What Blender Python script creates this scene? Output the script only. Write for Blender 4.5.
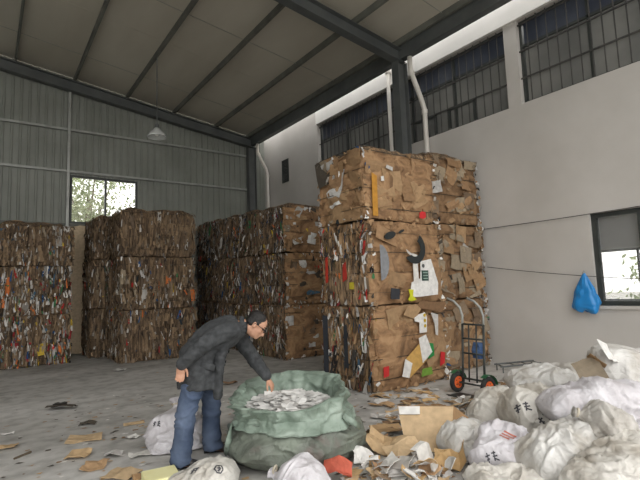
import bpy, bmesh, math, random
import numpy as np
from mathutils import Vector, Matrix
from mathutils.bvhtree import BVHTree

for o in list(bpy.data.objects):
    bpy.data.objects.remove(o)
SC = bpy.context.scene
COL = SC.collection
PI = math.pi

# ------------------------------------------------------------------ camera
FPX = 465.0
CAMH = 1.5
def cdir(px, py):
    return Vector((px - 320.0, 240.0 - py, -FPX))
_y = cdir(-15, 300).normalized()                 # the depth axis of the hall
_z = cdir(320, 288.3).cross(_y).normalized()
_x = _y.cross(_z)
ROT = Matrix((_x, _y, _z))
cam_data = bpy.data.cameras.new('camera')
cam_data.sensor_width = 36.0
cam_data.lens = FPX * 36.0 / 640.0
cam_data.clip_start = 0.05
cam = bpy.data.objects.new('camera', cam_data)
cam.matrix_world = Matrix.Translation((0, 0, CAMH)) @ ROT.to_4x4()
COL.objects.link(cam)
SC.camera = cam

# ------------------------------------------------------------------ light
world = bpy.data.worlds.new('overcast_sky')
SC.world = world
world.use_nodes = True
_bg = world.node_tree.nodes['Background']
_bg.inputs['Color'].default_value = (1.0, 0.985, 0.96, 1)
_bg.inputs['Strength'].default_value = 3.0
vs = SC.view_settings
vs.view_transform = 'Standard'
vs.look = 'None'
vs.gamma = 1.0
vs.use_curve_mapping = False
vs.exposure = -0.2

# ------------------------------------------------------------------ pixel helpers (a pixel gives a direction only)
def ray(px, py):
    return ROT @ cdir(px, py)
def on_z(px, py, z=0.0):
    d = ray(px, py); t = (z - CAMH) / d.z
    return Vector((0, 0, CAMH)) + d * t
def on_x(px, py, X):
    d = ray(px, py); return Vector((0, 0, CAMH)) + d * (X / d.x)
def on_y(px, py, Y):
    d = ray(px, py); return Vector((0, 0, CAMH)) + d * (Y / d.y)
def at_depth(px, py, depth):
    return Vector((0, 0, CAMH)) + ray(px, py) * (depth / FPX)

# ------------------------------------------------------------------ noise
def _hash(ix, iy, iz, seed):
    h = (ix.astype(np.uint32) * np.uint32(374761393) + iy.astype(np.uint32) * np.uint32(668265263)
         + iz.astype(np.uint32) * np.uint32(2246822519) + np.uint32((seed * 3266489917) & 0xffffffff))
    h = (h ^ (h >> np.uint32(13))) * np.uint32(1274126177)
    h = (h ^ (h >> np.uint32(16))) * np.uint32(2654435761)
    h = h ^ (h >> np.uint32(15))
    return h.astype(np.float64) / 4294967295.0 * 2 - 1
def vn(P, seed=0):
    P = np.asarray(P, float)
    i = np.floor(P).astype(np.int64); f = P - i; u = f * f * (3 - 2 * f)
    i = i & 0xffffffff
    out = 0
    for a in (0, 1):
        for b in (0, 1):
            for c in (0, 1):
                w = (u[:, 0] if a else 1 - u[:, 0]) * (u[:, 1] if b else 1 - u[:, 1]) * (u[:, 2] if c else 1 - u[:, 2])
                out = out + w * _hash((i[:, 0] + a), (i[:, 1] + b), (i[:, 2] + c), seed)
    return out
def fbm(P, seed=0, octv=3, gain=0.5):
    s = 0; a = 1.0; P = np.asarray(P, float)
    for k in range(octv):
        s = s + a * vn(P * (2.03 ** k), seed + 17 * k); a *= gain
    return s
def ridge(P, seed=0):
    return 1 - 2 * np.abs(vn(P, seed))

# ------------------------------------------------------------------ mesh helpers
def S(r, g, b):
    f = lambda c: (c / 255.0 / 12.92) if c <= 10 else (((c / 255.0) + 0.055) / 1.055) ** 2.4
    return (f(r), f(g), f(b), 1.0)
def obj(name, vf, mat, parent=None, smooth=False, cols=None, loc=None, rot=None):
    v, f = vf[0], vf[1]
    me = bpy.data.meshes.new(name)
    me.from_pydata([tuple(map(float, p)) for p in v], [], [tuple(map(int, q)) for q in f])
    if mat is not None:
        me.materials.append(mat)
    if smooth:
        me.polygons.foreach_set('use_smooth', [True] * len(me.polygons))
    if cols is not None:                                   # one colour for each face
        at = me.color_attributes.new('tint', 'FLOAT_COLOR', 'CORNER')
        arr = []
        for p in me.polygons:
            arr.extend(list(cols[p.index]) * p.loop_total)
        at.data.foreach_set('color', arr)
    me.update()
    o = bpy.data.objects.new(name, me)
    COL.objects.link(o)
    if parent is not None:
        o.parent = parent
    if loc is not None:
        o.location = loc
    if rot is not None:
        o.rotation_euler = rot
    return o
def tag(o, label=None, cat=None, group=None, kind=None):
    if label: o['label'] = label
    if cat: o['category'] = cat
    if group: o['group'] = group
    if kind: o['kind'] = kind
    return o
def thing(name, label, cat, loc=(0, 0, 0), rotz=0.0, group=None):
    o = bpy.data.objects.new(name, None)
    o.empty_display_size = 0.1
    COL.objects.link(o)
    o.location = loc; o.rotation_euler = (0, 0, rotz)
    return tag(o, label, cat, group)
def struct(name, vf, mat, label=None, cat=None, **k):
    return tag(obj(name, vf, mat, **k), label, cat, kind='structure')
def join(*vfs):
    V = []; Fc = []
    for v, f in vfs:
        n = len(V)
        V.extend([tuple(p) for p in v])
        Fc.extend([tuple(i + n for i in q) for q in f])
    return V, Fc
def box(x0, y0, z0, x1, y1, z1):
    v = [(x0, y0, z0), (x1, y0, z0), (x1, y1, z0), (x0, y1, z0), (x0, y0, z1), (x1, y0, z1), (x1, y1, z1), (x0, y1, z1)]
    f = [(3, 2, 1, 0), (4, 5, 6, 7), (0, 1, 5, 4), (1, 2, 6, 5), (2, 3, 7, 6), (3, 0, 4, 7)]
    return v, f
def frame_of(d):
    d = Vector(d).normalized()
    a = Vector((0, 0, 1)) if abs(d.z) < 0.9 else Vector((1, 0, 0))
    s = d.cross(a).normalized(); t = s.cross(d).normalized()
    return s, t
def loft(path, ra, rb=None, axis=None, n=14, caps=True):
    """rings along a path; ra = half width along `axis`, rb = half width across it"""
    path = [Vector(p) for p in path]
    if rb is None: rb = ra
    if not hasattr(ra, '__len__'): ra = [ra] * len(path)
    if not hasattr(rb, '__len__'): rb = [rb] * len(path)
    V = []; Fc = []
    prev = None
    for i, p in enumerate(path):
        d = (path[min(i + 1, len(path) - 1)] - path[max(i - 1, 0)]).normalized()
        if axis is not None:
            s = Vector(axis); s = (s - d * s.dot(d)).normalized()
        elif prev is None:
            s, _ = frame_of(d)
        else:
            s = (prev - d * prev.dot(d)).normalized()
        prev = s
        t = d.cross(s)
        for k in range(n):
            a = 2 * PI * k / n
            V.append(p + s * (ra[i] * math.cos(a)) + t * (rb[i] * math.sin(a)))
    for i in range(len(path) - 1):
        for k in range(n):
            k2 = (k + 1) % n
            Fc.append((i * n + k, i * n + k2, (i + 1) * n + k2, (i + 1) * n + k))
    if caps:
        Fc.append(tuple(range(n - 1, -1, -1)))
        Fc.append(tuple((len(path) - 1) * n + k for k in range(n)))
    return V, Fc
def tube(path, r, n=8):
    return loft(path, r, n=n)
def cyl(p0, p1, r0, r1=None, n=16):
    return loft([p0, p1], [r0, r1 if r1 is not None else r0], n=n)
def ball(c, rx, ry=None, rz=None, nu=16, nv=10, basis=None):
    ry = rx if ry is None else ry; rz = rx if rz is None else rz
    c = Vector(c); V = []; Fc = []
    B = basis or (Vector((1, 0, 0)), Vector((0, 1, 0)), Vector((0, 0, 1)))
    for j in range(1, nv):
        t = PI * j / nv
        for i in range(nu):
            a = 2 * PI * i / nu
            V.append(c + B[0] * (rx * math.sin(t) * math.cos(a)) + B[1] * (ry * math.sin(t) * math.sin(a)) + B[2] * (rz * math.cos(t)))
    top = len(V); V.append(c + B[2] * rz); bot = len(V); V.append(c - B[2] * rz)
    for j in range(nv - 2):
        for i in range(nu):
            i2 = (i + 1) % nu
            Fc.append((j * nu + i, (j + 1) * nu + i, (j + 1) * nu + i2, j * nu + i2))
    for i in range(nu):
        i2 = (i + 1) % nu
        Fc.append((top, i, i2)); Fc.append((bot, (nv - 2) * nu + i2, (nv - 2) * nu + i))
    return V, Fc
def grid(P, nu, nv, wrap=False):
    """faces of an (nu x nv) point grid, u slowest"""
    Fc = []
    for i in range(nu - 1):
        for j in range(nv if wrap else nv - 1):
            j2 = (j + 1) % nv
            Fc.append((i * nv + j, i * nv + j2, (i + 1) * nv + j2, (i + 1) * nv + j))
    return list(P), Fc
def xf(vf, M):
    return [M @ Vector(p) for p in vf[0]], vf[1]
def copy_tree(o, parent=None):
    c = o.copy(); COL.objects.link(c)
    if parent is not None: c.parent = parent
    for ch in o.children:
        copy_tree(ch, c)
    return c

# ------------------------------------------------------------------ materials
def new_mat(name):
    m = bpy.data.materials.new(name); m.use_nodes = True
    nt = m.node_tree
    return m, nt, nt.nodes['Principled BSDF']
def ramp(nt, stops, interp='LINEAR'):
    r = nt.nodes.new('ShaderNodeValToRGB'); cr = r.color_ramp; cr.interpolation = interp
    while len(cr.elements) < len(stops): cr.elements.new(0.5)
    for e, (p, c) in zip(cr.elements, stops):
        e.position = p; e.color = c
    return r
def coords(nt, scale=(1, 1, 1), kind='Object'):
    tc = nt.nodes.new('ShaderNodeTexCoord'); mp = nt.nodes.new('ShaderNodeMapping')
    mp.inputs['Scale'].default_value = scale
    nt.links.new(tc.outputs[kind], mp.inputs['Vector'])
    return mp
def noisy(name, c0, c1, scale=6.0, rough=0.7, bump=0.1, bscale=30.0, metal=0.0, stretch=(1, 1, 1), detail=5, lo=0.35, hi=0.65, dist=0.02, spec=None):
    m, nt, b = new_mat(name)
    mp = coords(nt, stretch)
    n = nt.nodes.new('ShaderNodeTexNoise'); n.inputs['Scale'].default_value = scale; n.inputs['Detail'].default_value = detail
    nt.links.new(mp.outputs[0], n.inputs['Vector'])
    r = ramp(nt, [(lo, c0), (hi, c1)])
    nt.links.new(n.outputs['Fac'], r.inputs['Fac'])
    nt.links.new(r.outputs['Color'], b.inputs['Base Color'])
    b.inputs['Roughness'].default_value = rough; b.inputs['Metallic'].default_value = metal
    if spec is not None: b.inputs['Specular IOR Level'].default_value = spec
    if bump:
        n2 = nt.nodes.new('ShaderNodeTexNoise'); n2.inputs['Scale'].default_value = bscale; n2.inputs['Detail'].default_value = 4
        nt.links.new(mp.outputs[0], n2.inputs['Vector'])
        bp = nt.nodes.new('ShaderNodeBump'); bp.inputs['Strength'].default_value = bump; bp.inputs['Distance'].default_value = dist
        nt.links.new(n2.outputs['Fac'], bp.inputs['Height'])
        nt.links.new(bp.outputs['Normal'], b.inputs['Normal'])
    return m
def tinted(name, rough=0.8, vary=0.25, scale=18.0, bump=0.25):
    """colour of each piece comes from its own tint, with fibre grain"""
    m, nt, b = new_mat(name)
    a = nt.nodes.new('ShaderNodeAttribute'); a.attribute_name = 'tint'
    n = nt.nodes.new('ShaderNodeTexNoise'); n.inputs['Scale'].default_value = scale; n.inputs['Detail'].default_value = 5
    tc = nt.nodes.new('ShaderNodeTexCoord'); nt.links.new(tc.outputs['Object'], n.inputs['Vector'])
    r = ramp(nt, [(0.3, (1 - vary,) * 3 + (1,)), (0.7, (1, 1, 1, 1))])
    nt.links.new(n.outputs['Fac'], r.inputs['Fac'])
    mx = nt.nodes.new('ShaderNodeMix'); mx.data_type = 'RGBA'; mx.blend_type = 'MULTIPLY'; mx.inputs['Factor'].default_value = 1
    nt.links.new(a.outputs['Color'], mx.inputs['A']); nt.links.new(r.outputs['Color'], mx.inputs['B'])
    nt.links.new(mx.outputs['Result'], b.inputs['Base Color'])
    b.inputs['Roughness'].default_value = rough
    bp = nt.nodes.new('ShaderNodeBump'); bp.inputs['Strength'].default_value = bump; bp.inputs['Distance'].default_value = 0.01
    nt.links.new(n.outputs['Fac'], bp.inputs['Height']); nt.links.new(bp.outputs['Normal'], b.inputs['Normal'])
    return m
def sack_mat(name, c0, c1, dirt):
    """woven plastic: tape weave relief, soiled patches"""
    m, nt, b = new_mat(name)
    mp = coords(nt)
    n = nt.nodes.new('ShaderNodeTexNoise'); n.inputs['Scale'].default_value = 3.5; n.inputs['Detail'].default_value = 6
    nt.links.new(mp.outputs[0], n.inputs['Vector'])
    r = ramp(nt, [(0.30, dirt), (0.45, c0), (0.7, c1)])
    nt.links.new(n.outputs['Fac'], r.inputs['Fac']); nt.links.new(r.outputs['Color'], b.inputs['Base Color'])
    b.inputs['Roughness'].default_value = 0.5
    w = nt.nodes.new('ShaderNodeTexWave'); w.inputs['Scale'].default_value = 90; w.bands_direction = 'X'
    w2 = nt.nodes.new('ShaderNodeTexWave'); w2.inputs['Scale'].default_value = 90; w2.bands_direction = 'Z'
    nt.links.new(mp.outputs[0], w.inputs['Vector']); nt.links.new(mp.outputs[0], w2.inputs['Vector'])
    ad = nt.nodes.new('ShaderNodeMath'); ad.operation = 'ADD'
    nt.links.new(w.outputs['Fac'], ad.inputs[0]); nt.links.new(w2.outputs['Fac'], ad.inputs[1])
    bp = nt.nodes.new('ShaderNodeBump'); bp.inputs['Strength'].default_value = 0.12; bp.inputs['Distance'].default_value = 0.003
    nt.links.new(ad.outputs[0], bp.inputs['Height'])
    n3 = nt.nodes.new('ShaderNodeTexNoise'); n3.inputs['Scale'].default_value = 14; n3.inputs['Detail'].default_value = 4; n3.inputs['Distortion'].default_value = 1.0
    nt.links.new(mp.outputs[0], n3.inputs['Vector'])
    bp2 = nt.nodes.new('ShaderNodeBump'); bp2.inputs['Strength'].default_value = 0.55; bp2.inputs['Distance'].default_value = 0.03
    nt.links.new(n3.outputs['Fac'], bp2.inputs['Height']); nt.links.new(bp.outputs['Normal'], bp2.inputs['Normal'])
    nt.links.new(bp2.outputs['Normal'], b.inputs['Normal'])
    return m
def glass_mat(name, tint, rough=0.05, alpha=0.25):
    m, nt, b = new_mat(name)
    b.inputs['Base Color'].default_value = tint
    b.inputs['Roughness'].default_value = rough
    b.inputs['Alpha'].default_value = alpha
    return m

M = {}
M['concrete'] = None
def concrete():
    m, nt, b = new_mat('dusty_concrete')
    mp = coords(nt)
    n = nt.nodes.new('ShaderNodeTexNoise'); n.inputs['Scale'].default_value = 0.55; n.inputs['Detail'].default_value = 9; n.inputs['Roughness'].default_value = 0.62
    n2 = nt.nodes.new('ShaderNodeTexNoise'); n2.inputs['Scale'].default_value = 5; n2.inputs['Detail'].default_value = 8
    mp2 = nt.nodes.new('ShaderNodeMapping'); mp2.inputs['Scale'].default_value = (0.5, 1.3, 1); mp2.inputs['Rotation'].default_value = (0, 0, 0.9)
    nt.links.new(mp.outputs[0], mp2.inputs['Vector'])
    nt.links.new(mp2.outputs[0], n.inputs['Vector']); nt.links.new(mp.outputs[0], n2.inputs['Vector'])
    r = ramp(nt, [(0.36, S(160, 158, 154)), (0.5, S(192, 190, 186)), (0.66, S(212, 210, 207))])
    r2 = ramp(nt, [(0.33, (0.70, 0.70, 0.69, 1)), (0.55, (1, 1, 1, 1))])
    nt.links.new(n.outputs['Fac'], r.inputs['Fac']); nt.links.new(n2.outputs['Fac'], r2.inputs['Fac'])
    mx = nt.nodes.new('ShaderNodeMix'); mx.data_type = 'RGBA'; mx.blend_type = 'MULTIPLY'; mx.inputs['Factor'].default_value = 1
    nt.links.new(r.outputs['Color'], mx.inputs['A']); nt.links.new(r2.outputs['Color'], mx.inputs['B'])
    nt.links.new(mx.outputs['Result'], b.inputs['Base Color'])
    b.inputs['Roughness'].default_value = 0.75
    bp = nt.nodes.new('ShaderNodeBump'); bp.inputs['Strength'].default_value = 0.2; bp.inputs['Distance'].default_value = 0.02
    nt.links.new(n2.outputs['Fac'], bp.inputs['Height']); nt.links.new(bp.outputs['Normal'], b.inputs['Normal'])
    return m
M['concrete'] = concrete()
M['plaster'] = noisy('white_painted_plaster', S(190, 186, 180), S(204, 200, 195), 0.8, 0.85, 0.08, 40)
M['white'] = noisy('white_painted_beam', S(226, 224, 220), S(238, 236, 232), 1.0, 0.8, 0.05, 40)
M['corrugated'] = noisy('grey_painted_sheet_metal', S(128, 131, 124), S(142, 145, 138), 1.2, 0.55, 0.03, 8)
M['steel'] = noisy('dark_painted_steel', S(82, 86, 86), S(98, 101, 100), 2.0, 0.5, 0.03, 30)
M['galv'] = noisy('galvanised_steel', S(150, 152, 148), S(172, 174, 170), 4.0, 0.45, 0.03, 30, metal=0.3)
M['purlin'] = noisy('purlin_paint', S(96, 97, 92), S(116, 117, 110), 3.0, 0.6, 0.03, 30)
M['film'] = noisy('dirty_insulation_film', S(188, 182, 168), S(204, 199, 186), 0.9, 0.7, 0.15, 6, stretch=(1, 0.3, 1))
M['pvc'] = noisy('white_plastic_pipe', S(214, 208, 200), S(226, 222, 214), 3, 0.45, 0.0)
M['alu'] = noisy('dark_window_aluminium', S(52, 56, 54), S(66, 70, 68), 4, 0.45, 0.0)
M['bar'] = noisy('rusty_bar_paint', S(56, 56, 55), S(78, 76, 73), 8, 0.6, 0.0)
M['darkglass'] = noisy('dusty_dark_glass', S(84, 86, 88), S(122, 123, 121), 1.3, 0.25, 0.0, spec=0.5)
M['hazeglass'] = noisy('dusty_grey_glass', S(112, 113, 111), S(140, 140, 136), 1.1, 0.3, 0.0)
M['blueglass'] = noisy('dusty_blue_glass', S(62, 68, 82), S(88, 94, 106), 1.5, 0.3, 0.0)  # blue tone paints in the roof sheets mirrored by the upper panes
M['glass'] = glass_mat('window_glass', (0.9, 0.93, 0.92, 1), 0.03, 0.12)
M['tint'] = tinted('scrap_cardboard_and_paper')
M['tintgloss'] = tinted('scrap_plastic_film', 0.35, 0.15)

# ------------------------------------------------------------------ the hall
WX = 7.8          # plastered wall of the neighbouring building
BY = 14.0         # corrugated end wall
FY = 0.0         # open front
LX = -9.0         # far side of the hall
EX = 7.22         # roof eave
SL = 0.14
def raf_z(x): return 6.33 + SL * (7.25 - x)     # underside of the rafters

struct('floor', box(LX, FY, -0.12, WX + 0.1, BY + 0.2, 0.0), M['concrete'], 'dusty grey concrete floor littered with scraps', 'floor')
struct('ground', box(-60, -60, -0.32, 60, 60, -0.14), noisy('outdoor_ground', S(150, 148, 142), S(170, 168, 162), 0.4, 0.9, 0.0), 'pale concrete ground outside the hall', 'ground')

# end wall: separate ribbed sheets with the window cut out
WIN = (1.78, 3.53, 3.48, 4.80)      # x0 x1 z0 z1
def ribbed(x0, x1, z0, zt, y):
    """one ribbed sheet, top edge follows the roof; ribs point into the hall"""
    prof = []
    step = 0.19
    k = math.floor(x0 / step)
    xs = [x0]
    while True:
        b = k * step
        for dx, dy in ((0.0, 0), (0.02, 0.028), (0.055, 0.028), (0.075, 0)):
            if x0 < b + dx < x1: prof.append((b + dx, dy))
        k += 1
        if b > x1: break
    prof = [(x0, 0)] + prof + [(x1, 0)]
    V = []
    for (x, d) in prof:
        V.append((x, y - d, z0)); V.append((x, y - d, zt(x)))
    for (x, d) in prof:
        V.append((x, y - d + 0.004, z0)); V.append((x, y - d + 0.004, zt(x)))
    n = len(prof); Fc = []
    for i in range(n - 1):
        a = 2 * i
        Fc.append((a, a + 2, a + 3, a + 1)); b = 2 * n + a
        Fc.append((b + 1, b + 3, b + 2, b))
    return V, Fc
wb = bpy.data.objects.new('wall_back', None); COL.objects.link(wb)
tag(wb, 'grey corrugated metal end wall with a window', 'wall', kind='structure')
ztop = lambda x: raf_z(x) + 0.45
x = LX
while x < WX:
    x2 = min(x + 0.95, WX)
    cuts = sorted({x, x2, *[c for c in WIN[:2] if x < c < x2]})
    parts = []
    for a, b in zip(cuts[:-1], cuts[1:]):
        if a >= WIN[0] - 1e-6 and b <= WIN[1] + 1e-6:
            parts.append(ribbed(a, b, 0, lambda q: WIN[2], BY)); parts.append(ribbed(a, b, WIN[3], ztop, BY))
        else:
            parts.append(ribbed(a, b, 0, ztop, BY))
    obj('panel', join(*parts), M['corrugated'], wb)
    x = x2 + 0.0
# girts, a post and a base sill on the end wall
for z in (2.0, 3.40, 4.86, 6.02):
    xr = 7.1
    obj('girt', box(LX, BY - 0.10, z, xr, BY - 0.031, z + 0.06), M['galv'] if z in (4.86, 6.02) else M['purlin'], wb)
obj('post', box(1.68, BY - 0.14, 0, 1.75, BY - 0.032, raf_z(1.75)), M['galv'], wb)

# window in the end wall
w1 = bpy.data.objects.new('window_1', None); COL.objects.link(w1); w1.location = (WIN[0], BY, WIN[2])
tag(w1, 'two pane window in the corrugated wall showing bright trees', 'window', kind='structure')
ww, wh = WIN[1] - WIN[0], WIN[3] - WIN[2]
obj('window_frame', join(box(0, -0.04, 0, ww, 0.06, 0.05), box(0, -0.04, wh - 0.05, ww, 0.06, wh), box(0, -0.04, 0.05, 0.05, 0.06, wh - 0.05), box(ww - 0.05, -0.04, 0.05, ww, 0.06, wh - 0.05)), M['alu'], w1)
obj('mullion', box(ww * 0.51 - 0.025, -0.04, 0.05, ww * 0.51 + 0.025, 0.05, wh - 0.05), M['alu'], w1)
obj('pane', box(0.05, 0.0, 0.05, ww * 0.51 - 0.025, 0.006, wh - 0.05), M['glass'], w1)
obj('pane', box(ww * 0.51 + 0.025, 0.012, 0.05, ww - 0.05, 0.018, wh - 0.05), M['glass'], w1)

# plastered wall with its openings (in Y and Z)
CL0, CL1 = 4.70, 6.28
HOLES = [(4.68, 10.75, CL0, CL1), (-1.4, 4.42, CL0, CL1), (2.05, 3.46, 1.08, 2.53), (12.4, 12.8, 4.95, 5.72)]
def wall_cells(y0, y1, z0, z1, holes, x0, x1):
    ys = sorted({y0, y1, *[h[0] for h in holes], *[h[1] for h in holes]})
    zs = sorted({z0, z1, *[h[2] for h in holes], *[h[3] for h in holes]})
    out = []
    for a, b in zip(ys[:-1], ys[1:]):
        run = None
        for c, d in zip(zs[:-1], zs[1:]):
            if any(h[0] <= a and b <= h[1] and h[2] <= c and d <= h[3] for h in holes):
                if run: out.append(box(x0, a, run[0], x1, b, run[1])); run = None
            else:
                run = (run[0], d) if run else (c, d)
        if run: out.append(box(x0, a, run[0], x1, b, run[1]))
    return join(*out)
wr = struct('wall_right', wall_cells(FY - 3, BY + 4, 0, 8.4, HOLES, WX, WX + 0.24), M['plaster'], 'white plastered wall of the neighbouring building', 'wall')
# ring beam above the long windows
struct('trim_1', join(box(WX - 0.07, FY, CL1, WX, 10.75, 6.9)), M['white'], 'white concrete beam above the barred windows', 'beam')

def clerestory(name, h, label, nlight):
    w = bpy.data.objects.new(name, None); COL.objects.link(w); w.location = (WX, h[0], h[2])
    tag(w, label, 'window', kind='structure')
    L = h[1] - h[0]; H = h[3] - h[2]
    obj('window_frame', join(box(0.10, 0, 0, 0.18, L, 0.05), box(0.10, 0, H - 0.05, 0.18, L, H), box(0.10, 0, 0.05, 0.18, 0.05, H - 0.05), box(0.10, L - 0.05, 0.05, 0.18, L, H - 0.05)), M['alu'], w)
    obj('transom', box(0.10, 0.05, H * 0.68, 0.17, L - 0.05, H * 0.68 + 0.05), M['alu'], w)
    cell = (L - 0.1) / nlight
    for i in range(nlight):
        y = 0.05 + i * cell
        if i: obj('mullion', box(0.10, y - 0.025, 0.05, 0.17, y + 0.025, H - 0.05), M['alu'], w)
        obj('pane', box(0.13, y + 0.025, 0.05, 0.138, y + cell - 0.025, H * 0.68), M['hazeglass'], w)
        obj('pane', box(0.13, y + 0.025, H * 0.68 + 0.05, 0.138, y + cell - 0.025, H - 0.05), M['blueglass'], w)
    # security grille
    for z in (0.32, 0.66, 1.0):
        obj('grille_rail', box(0.045, 0.0, z * H / 1.05 - 0.012, 0.07, L, z * H / 1.05 + 0.012), M['bar'], w)
    n = int(L / 0.175)
    me = None
    for i in range(1, n):
        y = L * i / n
        if me is None:
            o = obj('grille_bar', cyl((0.058, 0, 0.0), (0.058, 0, H), 0.011, n=6), M['bar'], w, loc=(0, y, 0)); me = o.data
        else:
            o = bpy.data.objects.new('grille_bar', me); COL.objects.link(o); o.parent = w; o.location = (0, y, 0)
    return w
wA = clerestory('window_2', HOLES[0], 'long barred dark window behind the tall bale stack', 5)
wB = clerestory('window_3', HOLES[1], 'long barred dark window at the upper right corner', 5)
for (y, hgt) in ((0.75, 0.42), (1.75, 0.42)):      # small opened vents behind the bars
    obj('vent_sash', join(box(0.05, y, 0.06, 0.09, y + 0.05, 0.06 + hgt), box(0.05, y + 0.62, 0.06, 0.09, y + 0.67, 0.06 + hgt), box(0.05, y, 0.02 + hgt, 0.09, y + 0.67, 0.07 + hgt)), M['alu'], wA)

# low window with a bright room behind
h = HOLES[2]
w4 = bpy.data.objects.new('window_4', None); COL.objects.link(w4); w4.location = (WX, h[0], h[2])
tag(w4, 'sliding dark framed window low in the white wall', 'window', kind='structure')
L = h[1] - h[0]; H = h[3] - h[2]
obj('window_frame', join(box(0.06, 0, 0, 0.16, L, 0.07), box(0.06, 0, H - 0.07, 0.16, L, H), box(0.06, 0, 0.07, 0.16, 0.07, H - 0.07), box(0.06, L - 0.07, 0.07, 0.16, L, H - 0.07)), M['alu'], w4)
obj('mullion', box(0.05, L * 0.5 - 0.05, 0.07, 0.15, L * 0.5 + 0.05, H - 0.07), M['alu'], w4)
obj('pane', box(0.12, L * 0.5 + 0.05, 0.07, 0.126, L - 0.07, H - 0.07), M['glass'], w4)
obj('pane', box(0.09, 0.07, 0.07, 0.096, L * 0.5 - 0.05, H - 0.07), M['glass'], w4)
obj('sill', box(-0.05, -0.08, -0.05, 0.06, L + 0.08, 0.0), M['plaster'], w4)
# the room behind it, with its own far window opening
struct('wall_far', wall_cells(-1.0, 7.0, 0, 3.2, [(2.6, 5.25, 1.0, 2.12)], 11.0, 11.15), M['plaster'], 'far wall of the room behind the low window', 'wall')
struct('trim_2', join(box(WX + 0.24, -1.0, 3.1, 11.0, 7.0, 3.2), box(WX + 0.24, -1.0, -0.1, 11.0, 7.0, 0.0), box(WX + 0.24, -1.1, 0, 11.0, -1.0, 3.1), box(WX + 0.24, 7.0, 0, 11.0, 7.1, 3.1)), M['plaster'], 'shell of the room behind the low window', 'wall')
w5 = bpy.data.objects.new('window_5', None); COL.objects.link(w5); w5.location = (11.0, 2.6, 1.0)
tag(w5, 'bright window of the room seen through the low window', 'window', kind='structure')
obj('window_frame', join(box(0.02, 0, 0, 0.1, 2.65, 0.05), box(0.02, 0, 1.07, 0.1, 2.65, 1.12), box(0.02, 0.0, 0.05, 0.1, 0.05, 1.07), box(0.02, 2.6, 0.05, 0.1, 2.65, 1.07)), M['alu'], w5)
obj('mullion', box(0.02, 1.38, 0.05, 0.08, 1.42, 1.07), M['alu'], w5)
obj('pane', box(0.05, 0.05, 0.05, 0.056, 1.38, 1.07), M['glass'], w5)
obj('pane', box(0.05, 1.42, 0.05, 0.056, 2.6, 1.07), M['glass'], w5)
# blind backing inside the clerestory rooms
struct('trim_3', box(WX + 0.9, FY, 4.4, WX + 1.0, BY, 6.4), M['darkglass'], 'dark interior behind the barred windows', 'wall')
# small louvre window near the corner
h = HOLES[3]
w6 = bpy.data.objects.new('window_6', None); COL.objects.link(w6); w6.location = (WX, h[0], h[2])
tag(w6, 'small louvred window high near the hall corner', 'window', kind='structure')
obj('window_frame', join(box(-0.02, 0, 0, 0.1, 0.04, 0.75), box(-0.02, 0.36, 0, 0.1, 0.4, 0.75), box(-0.02, 0.04, 0, 0.1, 0.36, 0.04), box(-0.02, 0.04, 0.71, 0.1, 0.36, 0.75)), M['alu'], w6)
for k in range(6):
    obj('louvre', xf(box(-0.05, 0.04, -0.004, 0.05, 0.36, 0.004), Matrix.Translation((0.05, 0, 0.10 + k * 0.11)) @ Matrix.Rotation(0.7, 4, 'Y')), M['darkglass'], w6)
obj('pane', box(0.12, 0.04, 0.04, 0.126, 0.36, 0.71), M['darkglass'], w6)

# left side wall, out of the picture
struct('wall_left', box(LX - 0.1, FY, 0, LX, BY, 9.3), M['corrugated'], 'corrugated side wall on the far left', 'wall')

# ------------------------------------------------------------------ roof
ce = bpy.data.objects.new('ceiling', None); COL.objects.link(ce)
tag(ce, 'sloping shed roof lined with dingy insulation film', 'ceiling', kind='structure')
SH = 0.46          # film above rafter underside
PX = [EX - 0.12] + [5.95 - 1.38 * k for k in range(12)]
PX = [p for p in PX if p > LX]
def sl_box(x0, x1, y0, y1, dz0, dz1):
    v, f = box(x0, y0, 0, x1, y1, 1)
    return [(p[0], p[1], raf_z(p[0]) + (dz1 if p[2] > 0.5 else dz0)) for p in v], f
RY = [FY, 3.6, 6.8, 10.4, BY + 0.1]
edges = sorted(PX + [LX])
edges[-1] = EX
for a, b in zip(edges[:-1], edges[1:]):
    for c, d in zip(RY[:-1], RY[1:]):
        obj('panel', sl_box(a + 0.003, b - 0.003, c + 0.004, d - 0.004, SH, SH + 0.05), M['film'], ce)
for p in PX:       # cold formed purlins: web and lips
    w = 0.045
    obj('purlin', join(sl_box(p - 0.006, p + 0.006, FY, BY, SH - 0.13, SH - 0.001), sl_box(p + 0.006, p + w, FY, BY, SH - 0.13, SH - 0.12), sl_box(p + 0.006, p + w, FY, BY, SH - 0.011, SH - 0.001)), M['purlin'], ce)
for c in (2.1, 5.5, 9.0, 12.4):     # thin sag rods
    obj('sag_rod', sl_box(LX, EX, c, c + 0.008, SH - 0.03, SH - 0.022), M['galv'], ce)

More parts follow.
